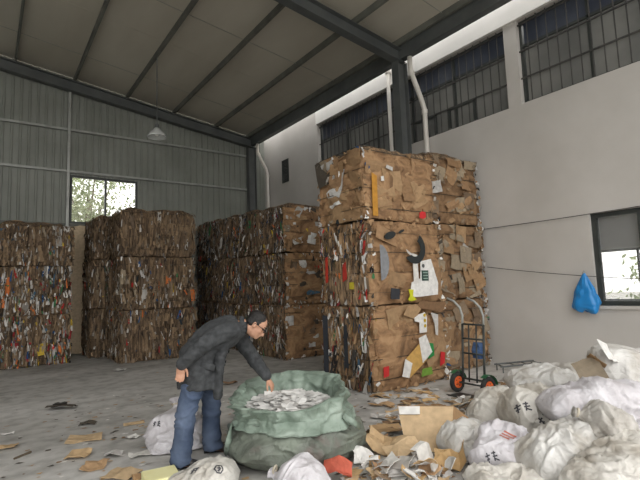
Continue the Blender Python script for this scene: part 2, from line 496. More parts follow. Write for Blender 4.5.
def rafter(y, label, w=0.2, dep=0.29):
    x0, x1 = LX, 7.3
    vf = join(sl_box(x0, x1, y - w / 2, y + w / 2, 0, 0.016), sl_box(x0, x1, y - w / 2, y + w / 2, dep - 0.016, dep), sl_box(x0, x1, y - 0.006, y + 0.006, 0.016, dep - 0.016))
    o = obj('rafter', vf, M['steel'])
    return tag(o, label, 'beam', 'roof rafters', 'structure')
rafter(BY - 0.18, 'dark steel rafter running up the corrugated end wall')
rafter(6.8, 'dark steel rafter crossing the roof above the tall bale stack')
rafter(0.4, 'dark steel rafter above the camera')
def column(y, label):
    o = thing('steel_column', label, 'column', (7.2, y, 0), 0, 'steel columns'); o['kind'] = 'structure'
    z = raf_z(7.2)
    obj('flange', box(-0.14, -0.10, 0.02, -0.125, 0.10, z), M['steel'], o)
    obj('flange', box(0.125, -0.10, 0.02, 0.14, 0.10, z), M['steel'], o)
    obj('web', box(-0.125, -0.006, 0.02, 0.125, 0.006, z), M['steel'], o)
    obj('base_plate', box(-0.2, -0.16, 0, 0.2, 0.16, 0.02), M['steel'], o)
    return o
column(BY - 0.18, 'dark steel column in the hall corner')
column(6.8, 'dark steel column behind the tall bale stack')
column(0.4, 'dark steel column beside the low window, out of view')

# eave gutter: a folded trough with the sheet edge above it
gx0, gx1, gz = EX - 0.02, EX + 0.13, 6.42
gut = thing('eave_gutter', 'dark metal eave gutter along the roof edge', 'gutter', (0, 0, 0)); gut['kind'] = 'structure'
obj('trough', join(box(gx0, FY, gz - 0.01, gx1, BY - 0.05, gz), box(gx0 - 0.008, FY, gz - 0.01, gx0, BY - 0.05, gz + 0.3), box(gx1, FY, gz - 0.01, gx1 + 0.008, BY - 0.05, gz + 0.2)), M['steel'], gut)
nb = 60
me = None
for i in range(nb):
    y = FY + 0.3 + i * (BY - FY - 0.5) / nb
    if me is None:
        o = obj('bracket', box(gx1 - 0.0, 0, gz + 0.17, gx1 + 0.03, 0.06, gz + 0.23), M['galv'], gut, loc=(0, y, 0)); me = o.data
    else:
        o = bpy.data.objects.new('bracket', me); COL.objects.link(o); o.parent = gut; o.location = (0, y, 0)

def downpipe(y, path, label, r=0.055):
    o = thing('downpipe', label, 'pipe', (path[-1][0], path[-1][1], 0), 0, 'white downpipes')
    b = Vector((path[-1][0], path[-1][1], 0))
    obj('pipe', tube([Vector(p) - b for p in path], r, 12), M['pvc'], o, smooth=True)
    for t in (1, len(path) - 2):
        p = Vector(path[t]) - b
        d = (Vector(path[t + 1]) - Vector(path[t])).normalized()
        obj('collar', cyl(p, p + d * 0.1, r + 0.012, n=12), M['pvc'], o)
    for z in (1.2, 3.2):
        obj('clip', box(-r - 0.012, -r - 0.012, z, r + 0.05, r + 0.012, z + 0.03), M['galv'], o)
    return o
downpipe(6.6, [(7.3, 6.58, 6.42), (7.3, 6.58, 6.1), (7.58, 6.58, 5.55), (7.68, 6.58, 5.3), (7.68, 6.58, 0.0)], 'white plastic downpipe with an offset bend beside the column above the tall bales')
downpipe(13.6, [(7.3, 13.55, 6.42), (7.3, 13.55, 6.1), (7.6, 13.55, 5.6), (7.66, 13.55, 5.4), (7.66, 13.55, 0.0)], 'white plastic downpipe with an offset bend in the hall corner')
o = thing('conduit', 'thin straight white pipe left of the column above the tall bales', 'pipe', (7.66, 7.62, 0))
obj('pipe', cyl((0, 0, 0), (0, 0, 6.55), 0.045, n=12), M['pvc'], o, smooth=True)
obj('pipe_cap', cyl((0, 0, 6.55), (0, 0, 6.64), 0.07, n=12), M['pvc'], o)

# ------------------------------------------------------------------ lamp, wires, blue bag
def roof_hit(px, py):
    d = ray(px, py)
    # plane z = raf_z(x) + SH - 0.13
    c0 = raf_z(0) + SH - 0.13
    t = (c0 - CAMH) / (d.z + SL * d.x)
    return Vector((0, 0, CAMH)) + d * t
top = roof_hit(157, 57)
dep = ROT.transposed() @ (top - Vector((0, 0, CAMH)))
lampz = at_depth(158, 133, -dep.z).z
lamp = thing('pendant_lamp', 'glass bell pendant lamp hanging on a long wire under the roof', 'lamp', (top.x, top.y, lampz))
obj('wire', cyl((0, 0, 0.1), (0, 0, top.z - lampz), 0.012, n=6), M['steel'], lamp)
obj('socket', loft([(0, 0, 0.04), (0, 0, 0.07), (0, 0, 0.14), (0, 0, 0.17)], [0.05, 0.055, 0.05, 0.02]), M['steel'], lamp)
prof = [(0.05, 0.06), (0.08, 0.03), (0.13, -0.03), (0.19, -0.10), (0.22, -0.15), (0.225, -0.17)]
V = [(r * math.cos(2 * PI * k / 28), r * math.sin(2 * PI * k / 28), z) for r, z in prof for k in range(28)]
V += [((r - 0.006) * math.cos(2 * PI * k / 28), (r - 0.006) * math.sin(2 * PI * k / 28), z - 0.004) for r, z in prof[::-1] for k in range(28)]
obj('lamp_shade', grid(V, 12, 28, True), glass_mat('frosted_lamp_glass', (0.85, 0.88, 0.88, 1), 0.2, 0.45), lamp, smooth=True)
obj('bulb', ball((0, 0, -0.06), 0.055, 0.055, 0.09), noisy('white_bulb_glass', S(230, 230, 225), S(240, 240, 236), 3, 0.2, 0.0), lamp, smooth=True)

def sagline(a, b, n=14, sag=0.05):
    return [Vector(a).lerp(Vector(b), i / n) - Vector((0, 0, sag * 4 * (i / n) * (1 - i / n))) for i in range(n + 1)]
a = on_x(487, 267, 7.66); b = on_x(640, 276, 7.66)
b = a + (b - a) * 1.5
lw = obj('clothes_line', tube(sagline(a, b), 0.006, 6), M['bar']); tag(lw, 'thin sagging line strung along the white wall below the window top', 'wire')
a2 = on_x(470, 231, 7.74); b2 = on_x(640, 205, 7.74); b2 = a2 + (b2 - a2) * 1.4
lw2 = obj('electric_cable', tube(sagline(a2, b2, 14, 0.02), 0.007, 6), M['bar']); tag(lw2, 'thin cable rising along the white wall above the low window', 'wire')

def blue_bag():
    hook = on_x(584, 273, 7.66)
    o = thing('plastic_bag', 'bright blue plastic bag hanging from the line beside the low window', 'bag', hook - Vector((0, 0, 0.62)))
    m, nt, b = new_mat('blue_plastic_film')
    b.inputs['Base Color'].default_value = S(40, 135, 205); b.inputs['Roughness'].default_value = 0.3
    b.inputs['Subsurface Weight'].default_value = 0.0
    nu, nv = 40, 64
    V = []
    for i in range(nu):
        s = i / (nu - 1)
        z = 0.62 * (1 - s)
        w = (0.012 + 0.205 * min(1, s / 0.78) ** 0.85) if s < 0.78 else 0.217 * math.sqrt(max(0.02, 1 - ((s - 0.78) / 0.23) ** 2))
        for k in range(nv):
            a = 2 * PI * k / nv
            pl = 1 + 0.10 * math.sin(9 * a + 2 * s) * (1 - s) + 0.05 * math.sin(14 * a + 1.3) * (1 - s)
            V.append([0.45 * w * math.sin(a) * pl, w * math.cos(a) * pl, z + 0.02 * math.sin(3 * a) * s])
    V = np.array(V)
    V += 0.022 * np.stack([ridge(V * [9, 9, 6], k) for k in (1, 2, 3)], 1) * np.clip((0.6 - V[:, 2:3]) / 0.3, 0.1, 1)
    obj('bag_body', grid(V, nu, nv, True), m, o, smooth=True)
    obj('handle_knot', join(tube([(0, -0.012, 0.58), (0.01, -0.018, 0.63), (0, 0, 0.655), (-0.01, 0.014, 0.63), (0, 0.01, 0.58)], 0.009, 8), tube([(0.0, 0.0, 0.6), (0.0, 0.03, 0.57), (0.005, 0.05, 0.52)], 0.008, 6)), M['galv'], o)
blue_bag()

# ------------------------------------------------------------------ trees outside the end window
def leaf_mat(name, c0, c1):
    m = noisy(name, c0, c1, 1.5, 0.6, 0.0)
    return m
LEAF = [leaf_mat('leaf_green', S(120, 140, 84), S(168, 180, 128)), leaf_mat('leaf_pale', S(140, 152, 104), S(190, 196, 156))]
BARK = noisy('tree_bark', S(92, 80, 64), S(120, 106, 88), 6, 0.9, 0.3, 20)
def tree(x, y, zc, r, seed, label, n=2600):
    rg = np.random.default_rng(seed)
    o = thing('tree', label, 'tree', (x, y, -0.14), 0, 'trees outside the end window')
    obj('trunk', loft([(0, 0, 0), (0.05, 0, zc * 0.5), (0, 0.1, zc * 0.9)], [0.16, 0.12, 0.06]), BARK, o)
    for k in range(4):
        a = k * 1.7 + seed
        obj('branch', loft([(0, 0.05, zc * 0.6), (math.cos(a) * r * 0.6, math.sin(a) * r * 0.5, zc + 0.3)], [0.06, 0.02], n=8), BARK, o)
    cl = rg.normal(size=(26, 3)); cl = cl / np.linalg.norm(cl, axis=1)[:, None] * r * rg.uniform(0.3, 0.95, (26, 1)) * np.array([1, 1, 1.1])
    V = []; Fc = []
    for i in range(n):
        c = cl[i % 26] + rg.normal(size=3) * r * 0.17 + np.array([0, 0, zc])
        t = rg.normal(size=3); t /= np.linalg.norm(t); u = np.cross(t, rg.normal(size=3)); u /= np.linalg.norm(u)
        s = rg.uniform(0.05, 0.11)
        k = len(V)
        V += [c - t * s, c + u * s * 0.45, c + t * s, c - u * s * 0.45]
        Fc.append((k, k + 1, k + 2, k + 3))
    f = obj('foliage', (V, Fc), LEAF[seed % 2], o); f['kind'] = 'stuff'
tree(2.6, 17.2, 4.0, 1.4, 3, 'leafy green tree seen in the left pane of the end window')
tree(5.3, 18.8, 4.9, 1.4, 4, 'pale green tree seen in the right pane of the end window')
tree(3.6, 22.5, 6.9, 1.9, 6, 'taller pale tree far behind the end window panes', 3200)
tree(14.2, 4.4, 1.2, 1.2, 8, 'pale tree outside seen through the low side window', 1200)

# ------------------------------------------------------------------ bales
KRAFT = [S(172, 140, 104), S(160, 127, 92), S(184, 152, 114), S(148, 115, 82), S(168, 133, 98), S(140, 108, 78), S(178, 143, 98), S(130, 99, 72)]
SHADEK = [S(124, 104, 82), S(106, 87, 68), S(142, 119, 92), S(92, 76, 60), S(116, 99, 82), S(152, 128, 100)]  # edge browns darkened to paint in the dimmer light on the back stacks
GREYB = [S(150, 136, 116), S(136, 116, 94), S(164, 148, 124), S(120, 100, 80)]
WHITE = [S(225, 222, 216), S(205, 202, 198), S(236, 234, 230), S(190, 186, 180)]
BRIGHT = [S(196, 52, 44), S(214, 120, 60), S(44, 84, 130), S(60, 120, 76), S(200, 170, 60), S(150, 40, 44), S(70, 100, 120)]
DARK = [S(48, 46, 46), S(66, 62, 58), S(40, 52, 58), S(84, 76, 66)]
EDGEW = [S(196, 192, 186), S(168, 163, 156), S(214, 211, 206), S(146, 141, 134)]
FLATK = [S(170, 138, 102), S(162, 130, 95), S(176, 144, 107), S(156, 123, 89), S(167, 133, 98)]
def pick(rg, mix, ed=False):
    fam = [SHADEK if ed else FLATK, GREYB, EDGEW if ed else WHITE, BRIGHT, DARK][rg.choice(5, p=mix)]
    return fam[rg.integers(len(fam))]
def jitter(c, rg, a=0.14):
    k = 1 + rg.uniform(-a, a)
    return (min(1, c[0] * k), min(1, c[1] * k), min(1, c[2] * k), 1)

def bale_mat(name, streak, dark=1.0):
    m, nt, b = new_mat(name)
    mp = coords(nt, (24, 24, 2.2) if streak else (1.2, 1.2, 1.6))
    n = nt.nodes.new('ShaderNodeTexNoise'); n.inputs['Scale'].default_value = 1.0 if streak else 2.2; n.inputs['Detail'].default_value = 5; n.inputs['Roughness'].default_value = 0.65
    if not streak: n.inputs['Distortion'].default_value = 1.5
    nt.links.new(mp.outputs[0], n.inputs['Vector'])
    st = [(0.26, S(84, 64, 48)), (0.38, S(128, 98, 70)), (0.5, S(156, 122, 88)), (0.62, S(172, 138, 102)), (0.74, S(150, 117, 84))]
    if streak: st = [(0.32, S(38, 31, 26)), (0.43, S(80, 65, 50)), (0.53, S(114, 94, 72)), (0.64, S(144, 120, 92)), (0.74, S(178, 168, 154))]  # dark stops paint in shadow between layers, browns lowered for the dim back
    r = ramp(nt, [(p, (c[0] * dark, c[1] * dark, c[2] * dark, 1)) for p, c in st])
    nt.links.new(n.outputs['Fac'], r.inputs['Fac']); nt.links.new(r.outputs['Color'], b.inputs['Base Color'])
    b.inputs['Roughness'].default_value = 0.85
    bp = nt.nodes.new('ShaderNodeBump'); bp.inputs['Strength'].default_value = 0.6; bp.inputs['Distance'].default_value = 0.03
    nt.links.new(n.outputs['Fac'], bp.inputs['Height']); nt.links.new(bp.outputs['Normal'], b.inputs['Normal'])
    return m
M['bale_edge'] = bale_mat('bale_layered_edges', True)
M['bale_edge_tan'] = bale_mat('bale_tan_layered_edges', True, 1.5)
M['bale_flat'] = bale_mat('bale_flattened_cardboard', False)
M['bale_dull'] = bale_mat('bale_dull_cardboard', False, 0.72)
M['wire'] = noisy('baling_wire', S(70, 62, 54), S(96, 86, 74), 9, 0.5, 0.0, metal=0.6)

def sheet(w, h, rg, nu=4, nv=3, crumple=0.02, thick=0.005, ragged=0.25):
    """a torn, bent piece of board lying in XY, centred, a little thickness"""
    P = []
    bend = rg.uniform(-1, 1, 2) * crumple * 2
    ph = rg.uniform(0, 6)
    for i in range(nu):
        for j in range(nv):
            u, v = i / (nu - 1) - 0.5, j / (nv - 1) - 0.5
            e = (abs(u) > 0.49) + (abs(v) > 0.49)
            du = rg.uniform(-1, 1) * ragged * 0.5 / nu if abs(v) > 0.49 or abs(u) > 0.49 else rg.uniform(-1, 1) * 0.1 / nu
            dv = rg.uniform(-1, 1) * ragged * 0.5 / nv
            z = rg.normal() * crumple * 0.5 + bend[0] * (u * 2) ** 2 + bend[1] * math.sin(2.2 * v * 2 + ph)
            P.append(((u + du) * w, (v + dv) * h, z))
    n = nu * nv
    V = P + [(p[0], p[1], p[2] - thick) for p in P]
    _, Fc = grid(P, nu, nv)
    Fc = [tuple(reversed(f)) for f in Fc]
    low = [tuple(i + n for i in reversed(f)) for f in Fc]
    rim = [i * nv for i in range(nu)] + [(nu - 1) * nv + j for j in range(1, nv)] + [i * nv + nv - 1 for i in range(nu - 2, -1, -1)] + [j for j in range(nv - 2, 0, -1)]
    side = [(rim[k], rim[(k + 1) % len(rim)], rim[(k + 1) % len(rim)] + n, rim[k] + n) for k in range(len(rim))]
    return V, Fc + low + [tuple(reversed(s)) for s in side]

FACES = {'front': (Vector((0, -1, 0)), Vector((1, 0, 0))), 'back': (Vector((0, 1, 0)), Vector((-1, 0, 0))),
         'left': (Vector((-1, 0, 0)), Vector((0, -1, 0))), 'right': (Vector((1, 0, 0)), Vector((0, 1, 0)))}
UP = Vector((0, 0, 1))
def bale_surface(P, dims, seed, kinds, amp, crown=0.0):
    """P (n,3) on the ideal box (base at z 0) -> crumpled surface"""
    w, d, h = dims
    P = np.asarray(P, float); C = P.copy()
    Q = P - np.array([0, 0, h / 2]); H = np.array([w, d, h]) / 2
    t = Q / H
    # round the long edges and let the sides belly out between the wires
    r = np.stack([np.abs(t[:, 0]) ** 8, np.abs(t[:, 1]) ** 8, np.abs(t[:, 2]) ** 10], 1)
    over = np.clip(r.sum(1) - 1, 0, 2)
    C -= np.stack([np.sign(t[:, 0]) * 0.03 * over * (np.abs(t[:, 0]) > 0.8), np.sign(t[:, 1]) * 0.03 * over * (np.abs(t[:, 1]) > 0.8), np.sign(t[:, 2]) * 0.012 * over * (np.abs(t[:, 2]) > 0.8)], 1)
    S3 = P + seed * 7.31
    low = np.stack([fbm(S3 * 1.7, seed + k, 2) for k in (1, 2, 3)], 1) * np.array([0.05, 0.05, 0.012])
    streak = np.stack([fbm(S3 * [22, 22, 2.0], seed + 5, 2), fbm(S3 * [22, 22, 2.0], seed + 6, 2), np.zeros(len(P))], 1) * 0.040
    crum = np.stack([fbm(S3 * [5, 5, 7], seed + 8, 3), fbm(S3 * [5, 5, 7], seed + 9, 3), 0.25 * fbm(S3 * 5, seed + 10, 2)], 1) * 0.020
    # which kind of face is each point nearest to
    edge = np.zeros(len(P))
    for nm, (n, tt) in FACES.items():
        near = np.clip(1 - (1 - (t @ np.array([n.x, n.y, 0]))) * 8, 0, 1)
        if kinds.get(nm, 'edge') == 'edge': edge = np.maximum(edge, near)
    e = edge[:, None]
    C = C + amp * (low + streak * e + crum * (1 - 0.6 * e))
    # pinch at the wires
    for k in range(4):
        zz = h * (0.15 + 0.235 * k)
        g = np.exp(-((P[:, 2] - zz) / 0.03) ** 2)
        C[:, 0] -= np.sign(t[:, 0]) * (np.abs(t[:, 0]) > 0.9) * 0.018 * g
        C[:, 1] -= np.sign(t[:, 1]) * (np.abs(t[:, 1]) > 0.9) * 0.018 * g
    if crown:
        hi = np.clip((t[:, 2] - 0.4) / 0.6, 0, 1) ** 2; rr = np.maximum(np.abs(t[:, 0]), np.abs(t[:, 1]))
        C[:, 2] -= crown * (hi * (0.9 * np.clip((rr - 0.55) / 0.45, 0, 1) ** 2 + 0.5 * np.abs(fbm(S3 * [3, 3, 1], seed + 40, 2))))
        C[:, :2] *= (1 - 0.35 * crown * hi)[:, None]
    C[:, 2] = np.clip(C[:, 2], 0.0, h)
    return C

def bale(loc, dims, seed, kinds, label, group, mixes, shown=('front', 'left'), nsheet=14, nflat=None, nscrap=180, rotz=0.0, cell=0.055, sheet_size=(0.16, 0.42), special=None, dull=False, crown=0.0, tan=False):
    rg = np.random.default_rng(seed)
    w, d, h = dims
    o = thing('cardboard_bale', label, 'bale', loc, rotz, group)
    # body
    V = []; Fc = []
    def patch(o0, du, dv, nu, nv):
        b = len(V)
        for i in range(nu + 1):
            for j in range(nv + 1):
                V.append(tuple(o0 + du * (i / nu) + dv * (j / nv)))
        for i in range(nu):
            for j in range(nv):
                a = b + i * (nv + 1) + j
                Fc.append((a, a + nv + 1, a + nv + 2, a + 1))
    X = Vector((w, 0, 0)); Y = Vector((0, d, 0)); Z = Vector((0, 0, h)); c = Vector((-w / 2, -d / 2, 0))
    nx, ny, nz = max(4, int(w / cell)), max(4, int(d / cell)), max(4, int(h / cell))
    fine = lambda nm, n: n if nm in shown else max(4, n // 3)
    patch(c, X, Z, fine('front', nx * 2), fine('front', nz)); patch(c + Y + X, -X, Z, nx // 2, nz // 2)
    patch(c + Y, -Y, Z, fine('left', ny * 2), fine('left', nz)); patch(c + X, Y, Z, fine('right', ny), nz)
    patch(c + Z, X, Y, nx, ny); patch(c + Y, X, -Y, 2, 2)
    P = bale_surface(V, dims, seed, kinds, 1.0, crown)
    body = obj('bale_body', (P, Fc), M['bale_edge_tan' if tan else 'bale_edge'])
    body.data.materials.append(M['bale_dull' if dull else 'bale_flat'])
    nz_ = np.array([tuple(p.normal) for p in body.data.polygons])
    mi = np.zeros(len(nz_), int)
    ctr = np.array([tuple(p.center) for p in body.data.polygons])
    for nm, (n, tt) in FACES.items():
        near = (ctr @ np.array(n)) / ((w if abs(n.x) > 0.5 else d) / 2)
        if kinds.get(nm, 'edge') == 'flat': mi[near > 0.90] = 1
    mi[ctr[:, 2] > h - 0.03] = 1
    body.data.polygons.foreach_set('material_index', mi.tolist())
    body.parent = o
    # baling wires
    for k in range(4):
        z = h * (0.15 + 0.235 * k)
        a, b = w / 2 + 0.012, d / 2 + 0.012
        pts = [(-a + 0.03, -b, z), (a - 0.03, -b, z), (a, -b + 0.03, z), (a, b - 0.03, z), (a - 0.03, b, z), (-a + 0.03, b, z), (-a, b - 0.03, z), (-a, -b + 0.03, z)]
        n8 = len(pts)
        V2 = []; F2 = []
        for i, p in enumerate(pts):
            q = Vector((p[0], p[1], 0)).normalized()
            for (rr, dz) in ((0.005, 0), (0, 0.005), (-0.005, 0), (0, -0.005)):
                V2.append((p[0] + q.x * rr, p[1] + q.y * rr, p[2] + dz + rg.uniform(-0.004, 0.004)))
        for i in range(n8):
            for j in range(4):
                i2, j2 = (i + 1) % n8, (j + 1) % 4
                F2.append((i * 4 + j, i * 4 + j2, i2 * 4 + j2, i2 * 4 + j))
        obj('baling_wire', (V2, F2), M['wire'], o)
    # flattened sheets that can be told apart
    def keep(nm, r):
        n, tt = FACES[nm]
        half = (d if abs(n.y) > 0.5 else w) / 2
        r = Vector((r.x, r.y, min(max(r.z, 0.004), h - 0.004 - crown)))
        ex = r.dot(n) - half - 0.045
        if ex > 0: r -= n * (ex * 0.8)
        hw = (w if abs(n.y) > 0.5 else d) / 2 + 0.01; q = r.dot(tt)
        if abs(q) > hw: r -= tt * (q - math.copysign(hw, q))
        return r
    def placed(nm, u, z, off, tilt, spin):
        n, tt = FACES[nm]
        half = d / 2 if abs(n.y) > 0.5 else w / 2
        R = Matrix((tt, UP, n)).transposed().to_4x4()
        pos = tt * u + UP * z + n * (half + off)
        return Matrix.Translation(pos) @ R @ Matrix.Rotation(tilt[0], 4, 'X') @ Matrix.Rotation(tilt[1], 4, 'Y') @ Matrix.Rotation(spin, 4, 'Z')
    for nm in shown:
        half = (w if abs(FACES[nm][0].y) > 0.5 else d) / 2
        k = (nflat or nsheet) if kinds.get(nm, 'edge') == 'flat' else nsheet // 2
        for i in range(k):
            if kinds.get(nm, 'edge') == 'flat':
                a, b = rg.uniform(*sheet_size), rg.uniform(sheet_size[0] * 0.8, sheet_size[1] * 0.75)
                sp = rg.normal() * 0.25
            else:
                a, b = rg.uniform(0.05, 0.13), rg.uniform(0.16, 0.5)
                sp = rg.normal() * 0.12
            a = min(a, half * 1.2); b = min(b, h * 0.5)
            u = rg.uniform(-half + a * 0.4, half - a * 0.4); z = rg.uniform(b * 0.5, h - b * 0.45)
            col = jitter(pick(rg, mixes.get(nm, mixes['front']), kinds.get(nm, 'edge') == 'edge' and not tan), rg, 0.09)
            vf = xf(sheet(a, b, rg, 4, 4 if b > 0.2 else 3, 0.016), placed(nm, u, z, rg.uniform(0.008, 0.026), rg.normal(size=2) * (0.05, 0.07), sp))
            vf = ([keep(nm, r) for r in vf[0]], vf[1])
            obj('cardboard_sheet', vf, M['tint'], o, cols=[col] * len(vf[1]))
    if special: special(o, placed, rg)
    # the small torn ends nobody could count
    V3 = []; F3 = []; C3 = []
    for nm in shown:
        half = (w if abs(FACES[nm][0].y) > 0.5 else d) / 2
        for i in range(nscrap if kinds.get(nm, 'edge') == 'edge' else int(nscrap * 0.3)):
            ed = kinds.get(nm, 'edge') == 'edge'
            if ed: a, b, sp = rg.uniform(0.012, 0.05), rg.uniform(0.05, 0.26), rg.normal() * 0.2
            else: a, b, sp = rg.uniform(0.02, 0.10), rg.uniform(0.02, 0.08), rg.uniform(0, 6)
            u = rg.uniform(-half, half); z = rg.uniform(0.02, h - 0.02)
            if not ed and rg.random() < 0.4: u = half * (1 if rg.random() < 0.5 else -1) * rg.uniform(0.88, 1.0)
            if not ed and rg.random() < 0.35: z = rg.choice([0.03, h - 0.04]) + rg.uniform(-0.03, 0.03)
            z = min(max(z, 0.02), h - 0.02)
            Mx = placed(nm, u, z, rg.uniform(0.005, 0.03), rg.normal(size=2) * (0.35, 0.5), sp)
            e = rg.uniform(-0.3, 0.3) * a
            q = [(-a / 2, -b / 2, 0), (a / 2, -b / 2, rg.uniform(0, 0.02)), (a / 2 * rg.uniform(0.5, 1.2), 0, rg.uniform(0, 0.02)), (-a / 2, 0.0, e), (a / 2 * rg.uniform(0.2, 1.1), b / 2, 0), (-a / 2 * rg.uniform(0.3, 1.2), b / 2, e)]
            s = len(V3)
            V3 += [keep(nm, Mx @ Vector(p)) for p in q]
            F3 += [(s, s + 1, s + 2, s + 3), (s + 3, s + 2, s + 4, s + 5)]
            mxx = (0.5, 0.08, 0.36, 0.02, 0.04) if (not ed and abs(u) > half * 0.86) else None
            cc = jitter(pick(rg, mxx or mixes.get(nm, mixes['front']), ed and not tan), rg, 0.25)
            C3 += [cc, cc]
    if V3:
        f = obj('torn_scraps', (V3, F3), M['tint'], o, cols=C3); f['kind'] = 'stuff'
    return o

def stack(x0, x1, y0, y1, hs, seed, kinds, where, group, mix, names=('bottom', 'middle', 'top'), jit=0.02, specials=None, mixlv=None, nflats=None, **k):
    rg = np.random.default_rng(seed * 101)
    z = 0.0
    for lv, hh in enumerate(hs):
        w, d = x1 - x0, y1 - y0
        kd = kinds[lv] if isinstance(kinds, (list, tuple)) else kinds
        mx = mixlv[lv] if mixlv else mix
        dw = rg.uniform(-0.03, 0.02)
        bale(((x0 + x1) / 2 + rg.uniform(-jit, jit), (y0 + y1) / 2 + rg.uniform(-jit, jit), z), (w - 0.03 + dw, d - 0.03 + dw, hh), seed * 10 + lv, kd,
             '%s bale %s' % (names[lv], where), group, mx, rotz=rg.normal() * 0.008, special=(specials or {}).get(lv), crown=0.13 if lv == len(hs) - 1 else 0.0, **(dict(k, nflat=nflats[lv]) if nflats else k))
        z += hh

BROWN = {'front': (0.80, 0.10, 0.07, 0.01, 0.02)}
MIXED = {'front': (0.44, 0.13, 0.23, 0.10, 0.10)}
GARISH = {'front': (0.26, 0.10, 0.34, 0.20, 0.10)}
TAN = {'front': (0.97, 0.01, 0.02, 0.0, 0.0), 'left': (0.72, 0.06, 0.12, 0.05, 0.05)}
E_LOW = {'front': (0.97, 0.02, 0.01, 0.0, 0.0), 'left': (0.50, 0.08, 0.17, 0.11, 0.14)}
DARKM = {'front': (0.22, 0.10, 0.24, 0.08, 0.36)}
EDGE = {'front': 'edge', 'left': 'edge'}
FLAT = {'front': 'flat', 'left': 'flat'}
FE = {'front': 'flat', 'left': 'edge'}

# prints and pieces one can pick out on the tall stack
def piece(o, placed, face, pts, col, u, z, off=0.045, name='printed_sheet', spin=0.0, label=None, mat='tint', tilt=(0, 0)):
    n = len(pts)
    V = [(p[0], p[1], 0.0) for p in pts] + [(p[0], p[1], -0.006) for p in pts]
    Fc = [tuple(range(n)), tuple(range(2 * n - 1, n - 1, -1))] + [(i, i + n, (i + 1) % n + n, (i + 1) % n) for i in range(n)]
    q = obj(name, xf((V, Fc), placed(face, u, z, off + 0.022, tilt, spin)), M[mat], o, cols=[col] * len(Fc))
    if label: q['label'] = label
    return q
def arc(r, a0, a1, n=12, ry=None):
    return [(r * math.cos(a0 + (a1 - a0) * i / n), (ry or r) * math.sin(a0 + (a1 - a0) * i / n)) for i in range(n + 1)]

# E: the tall stack in front of the column; u = 0 at the middle of its front face
EX0, EX1, EY0, EY1 = 4.40, 6.02, 4.97, 6.12
def e_top(o, placed, rg):
    piece(o, placed, 'front', [(-.06, -.05), (.02, -.06), (.09, -.03), (.08, .05), (.0, .06), (-.05, .03)], S(214, 48, 50), 0.35, 0.12, 0.05, 'red_scrap', label='crumpled red paper scrap')
    piece(o, placed, 'front', [(-.07, -.02), (.07, -.03), (.06, .03), (-.06, .03)], WHITE[1], -0.30, 0.80, 0.045, 'tape_patch', -0.2)
    piece(o, placed, 'front', [(-.03, -.04), (.03, -.03), (.02, .04), (-.03, .03)], WHITE[2], -0.45, 0.62, 0.045, 'tape_patch')
    piece(o, placed, 'front', [(-.05, -.5), (.05, -.5), (.06, .1), (-.04, .14)], S(196, 140, 52), -0.62, 0.55, 0.04, 'cardboard_sheet')
def e_mid(o, placed, rg):
    blk = S(40, 44, 44)
    # the printed ring segment and its dots
    ring = arc(0.24, -2.5, 1.0, 16) + arc(0.13, 1.0, -2.2, 12)
    piece(o, placed, 'front', ring, blk, 0.10, 0.84, 0.055, 'printed_mark', label='thick black printed crescent')
    piece(o, placed, 'front', arc(0.12, -2.9, -1.3, 8), WHITE[1], 0.04, 0.85, 0.050, 'tape_patch')
    piece(o, placed, 'front', arc(0.12, 0, 2 * PI - 0.4, 14, 0.055), blk, -0.40, 1.02, 0.047, 'printed_mark', 0.3)
    piece(o, placed, 'front', arc(0.07, 0, 2 * PI - 0.4, 10, 0.02), blk, -0.16, 1.09, 0.047, 'printed_mark', 0.4)
    # white carton panel
    piece(o, placed, 'front', [(-.30, -.30), (-.06, -.30), (.34, -.28), (.36, -.10), (.22, .28), (-.02, .24), (-.04, -.02), (-.24, -.08)], WHITE[2], 0.24, 0.40, 0.05, 'printed_sheet', label='white carton panel with green label')
    piece(o, placed, 'front', [(-.05, -.28), (.06, -.28), (.05, .16), (-.05, .18)], WHITE[0], 0.10, 0.58, 0.052, 'printed_sheet')
    piece(o, placed, 'front', [(-.075, -.08), (.075, -.08), (.075, .08), (-.075, .08)], S(52, 78, 70), 0.30, 0.42, 0.058, 'printed_mark')
    for dz in (-.045, 0.0, .045):
        piece(o, placed, 'front', [(-.05, -.008), (.05, -.008), (.05, .008), (-.05, .008)], S(150, 170, 160), 0.30, 0.42 + dz, 0.066, 'printed_mark')
    piece(o, placed, 'front', arc(0.03, 0, 5.6, 8), S(90, 92, 90), 0.27, 0.57, 0.058, 'printed_mark')
    piece(o, placed, 'front', [(-.09, -.07), (-.02, -.09), (.10, -.07), (.02, -.01), (.04, .08), (-.07, .09), (-.04, 0)], S(206, 206, 40), -0.02, 0.13, 0.06, 'printed_mark', label='yellow printed mark')
    piece(o, placed, 'front', [(-.10, -.08), (.08, -.09), (.10, .06), (-.08, .08)], S(50, 52, 58), -0.36, 0.17, 0.055, 'plastic_scrap')
    piece(o, placed, 'front', arc(0.17, -PI / 2, PI / 2, 10, 0.26), S(140, 142, 146), -0.62, 0.62, 0.05, 'plastic_film', label='grey plastic film')
    piece(o, placed, 'left', [(-.05, -.14), (.05, -.10), (.03, .16), (-.04, .12)], S(190, 56, 44), 0.1, 0.5, 0.05, 'red_scrap')
    piece(o, placed, 'left', [(-.03, -.20), (.03, -.18), (.04, .22), (-.02, .20)], S(200, 60, 40), -0.35, 0.55, 0.05, 'red_scrap')
    piece(o, placed, 'left', [(-.05, -.05), (.05, -.05), (.05, .05), (-.05, .05)], S(214, 196, 60), 0.25, 0.30, 0.05, 'yellow_scrap')
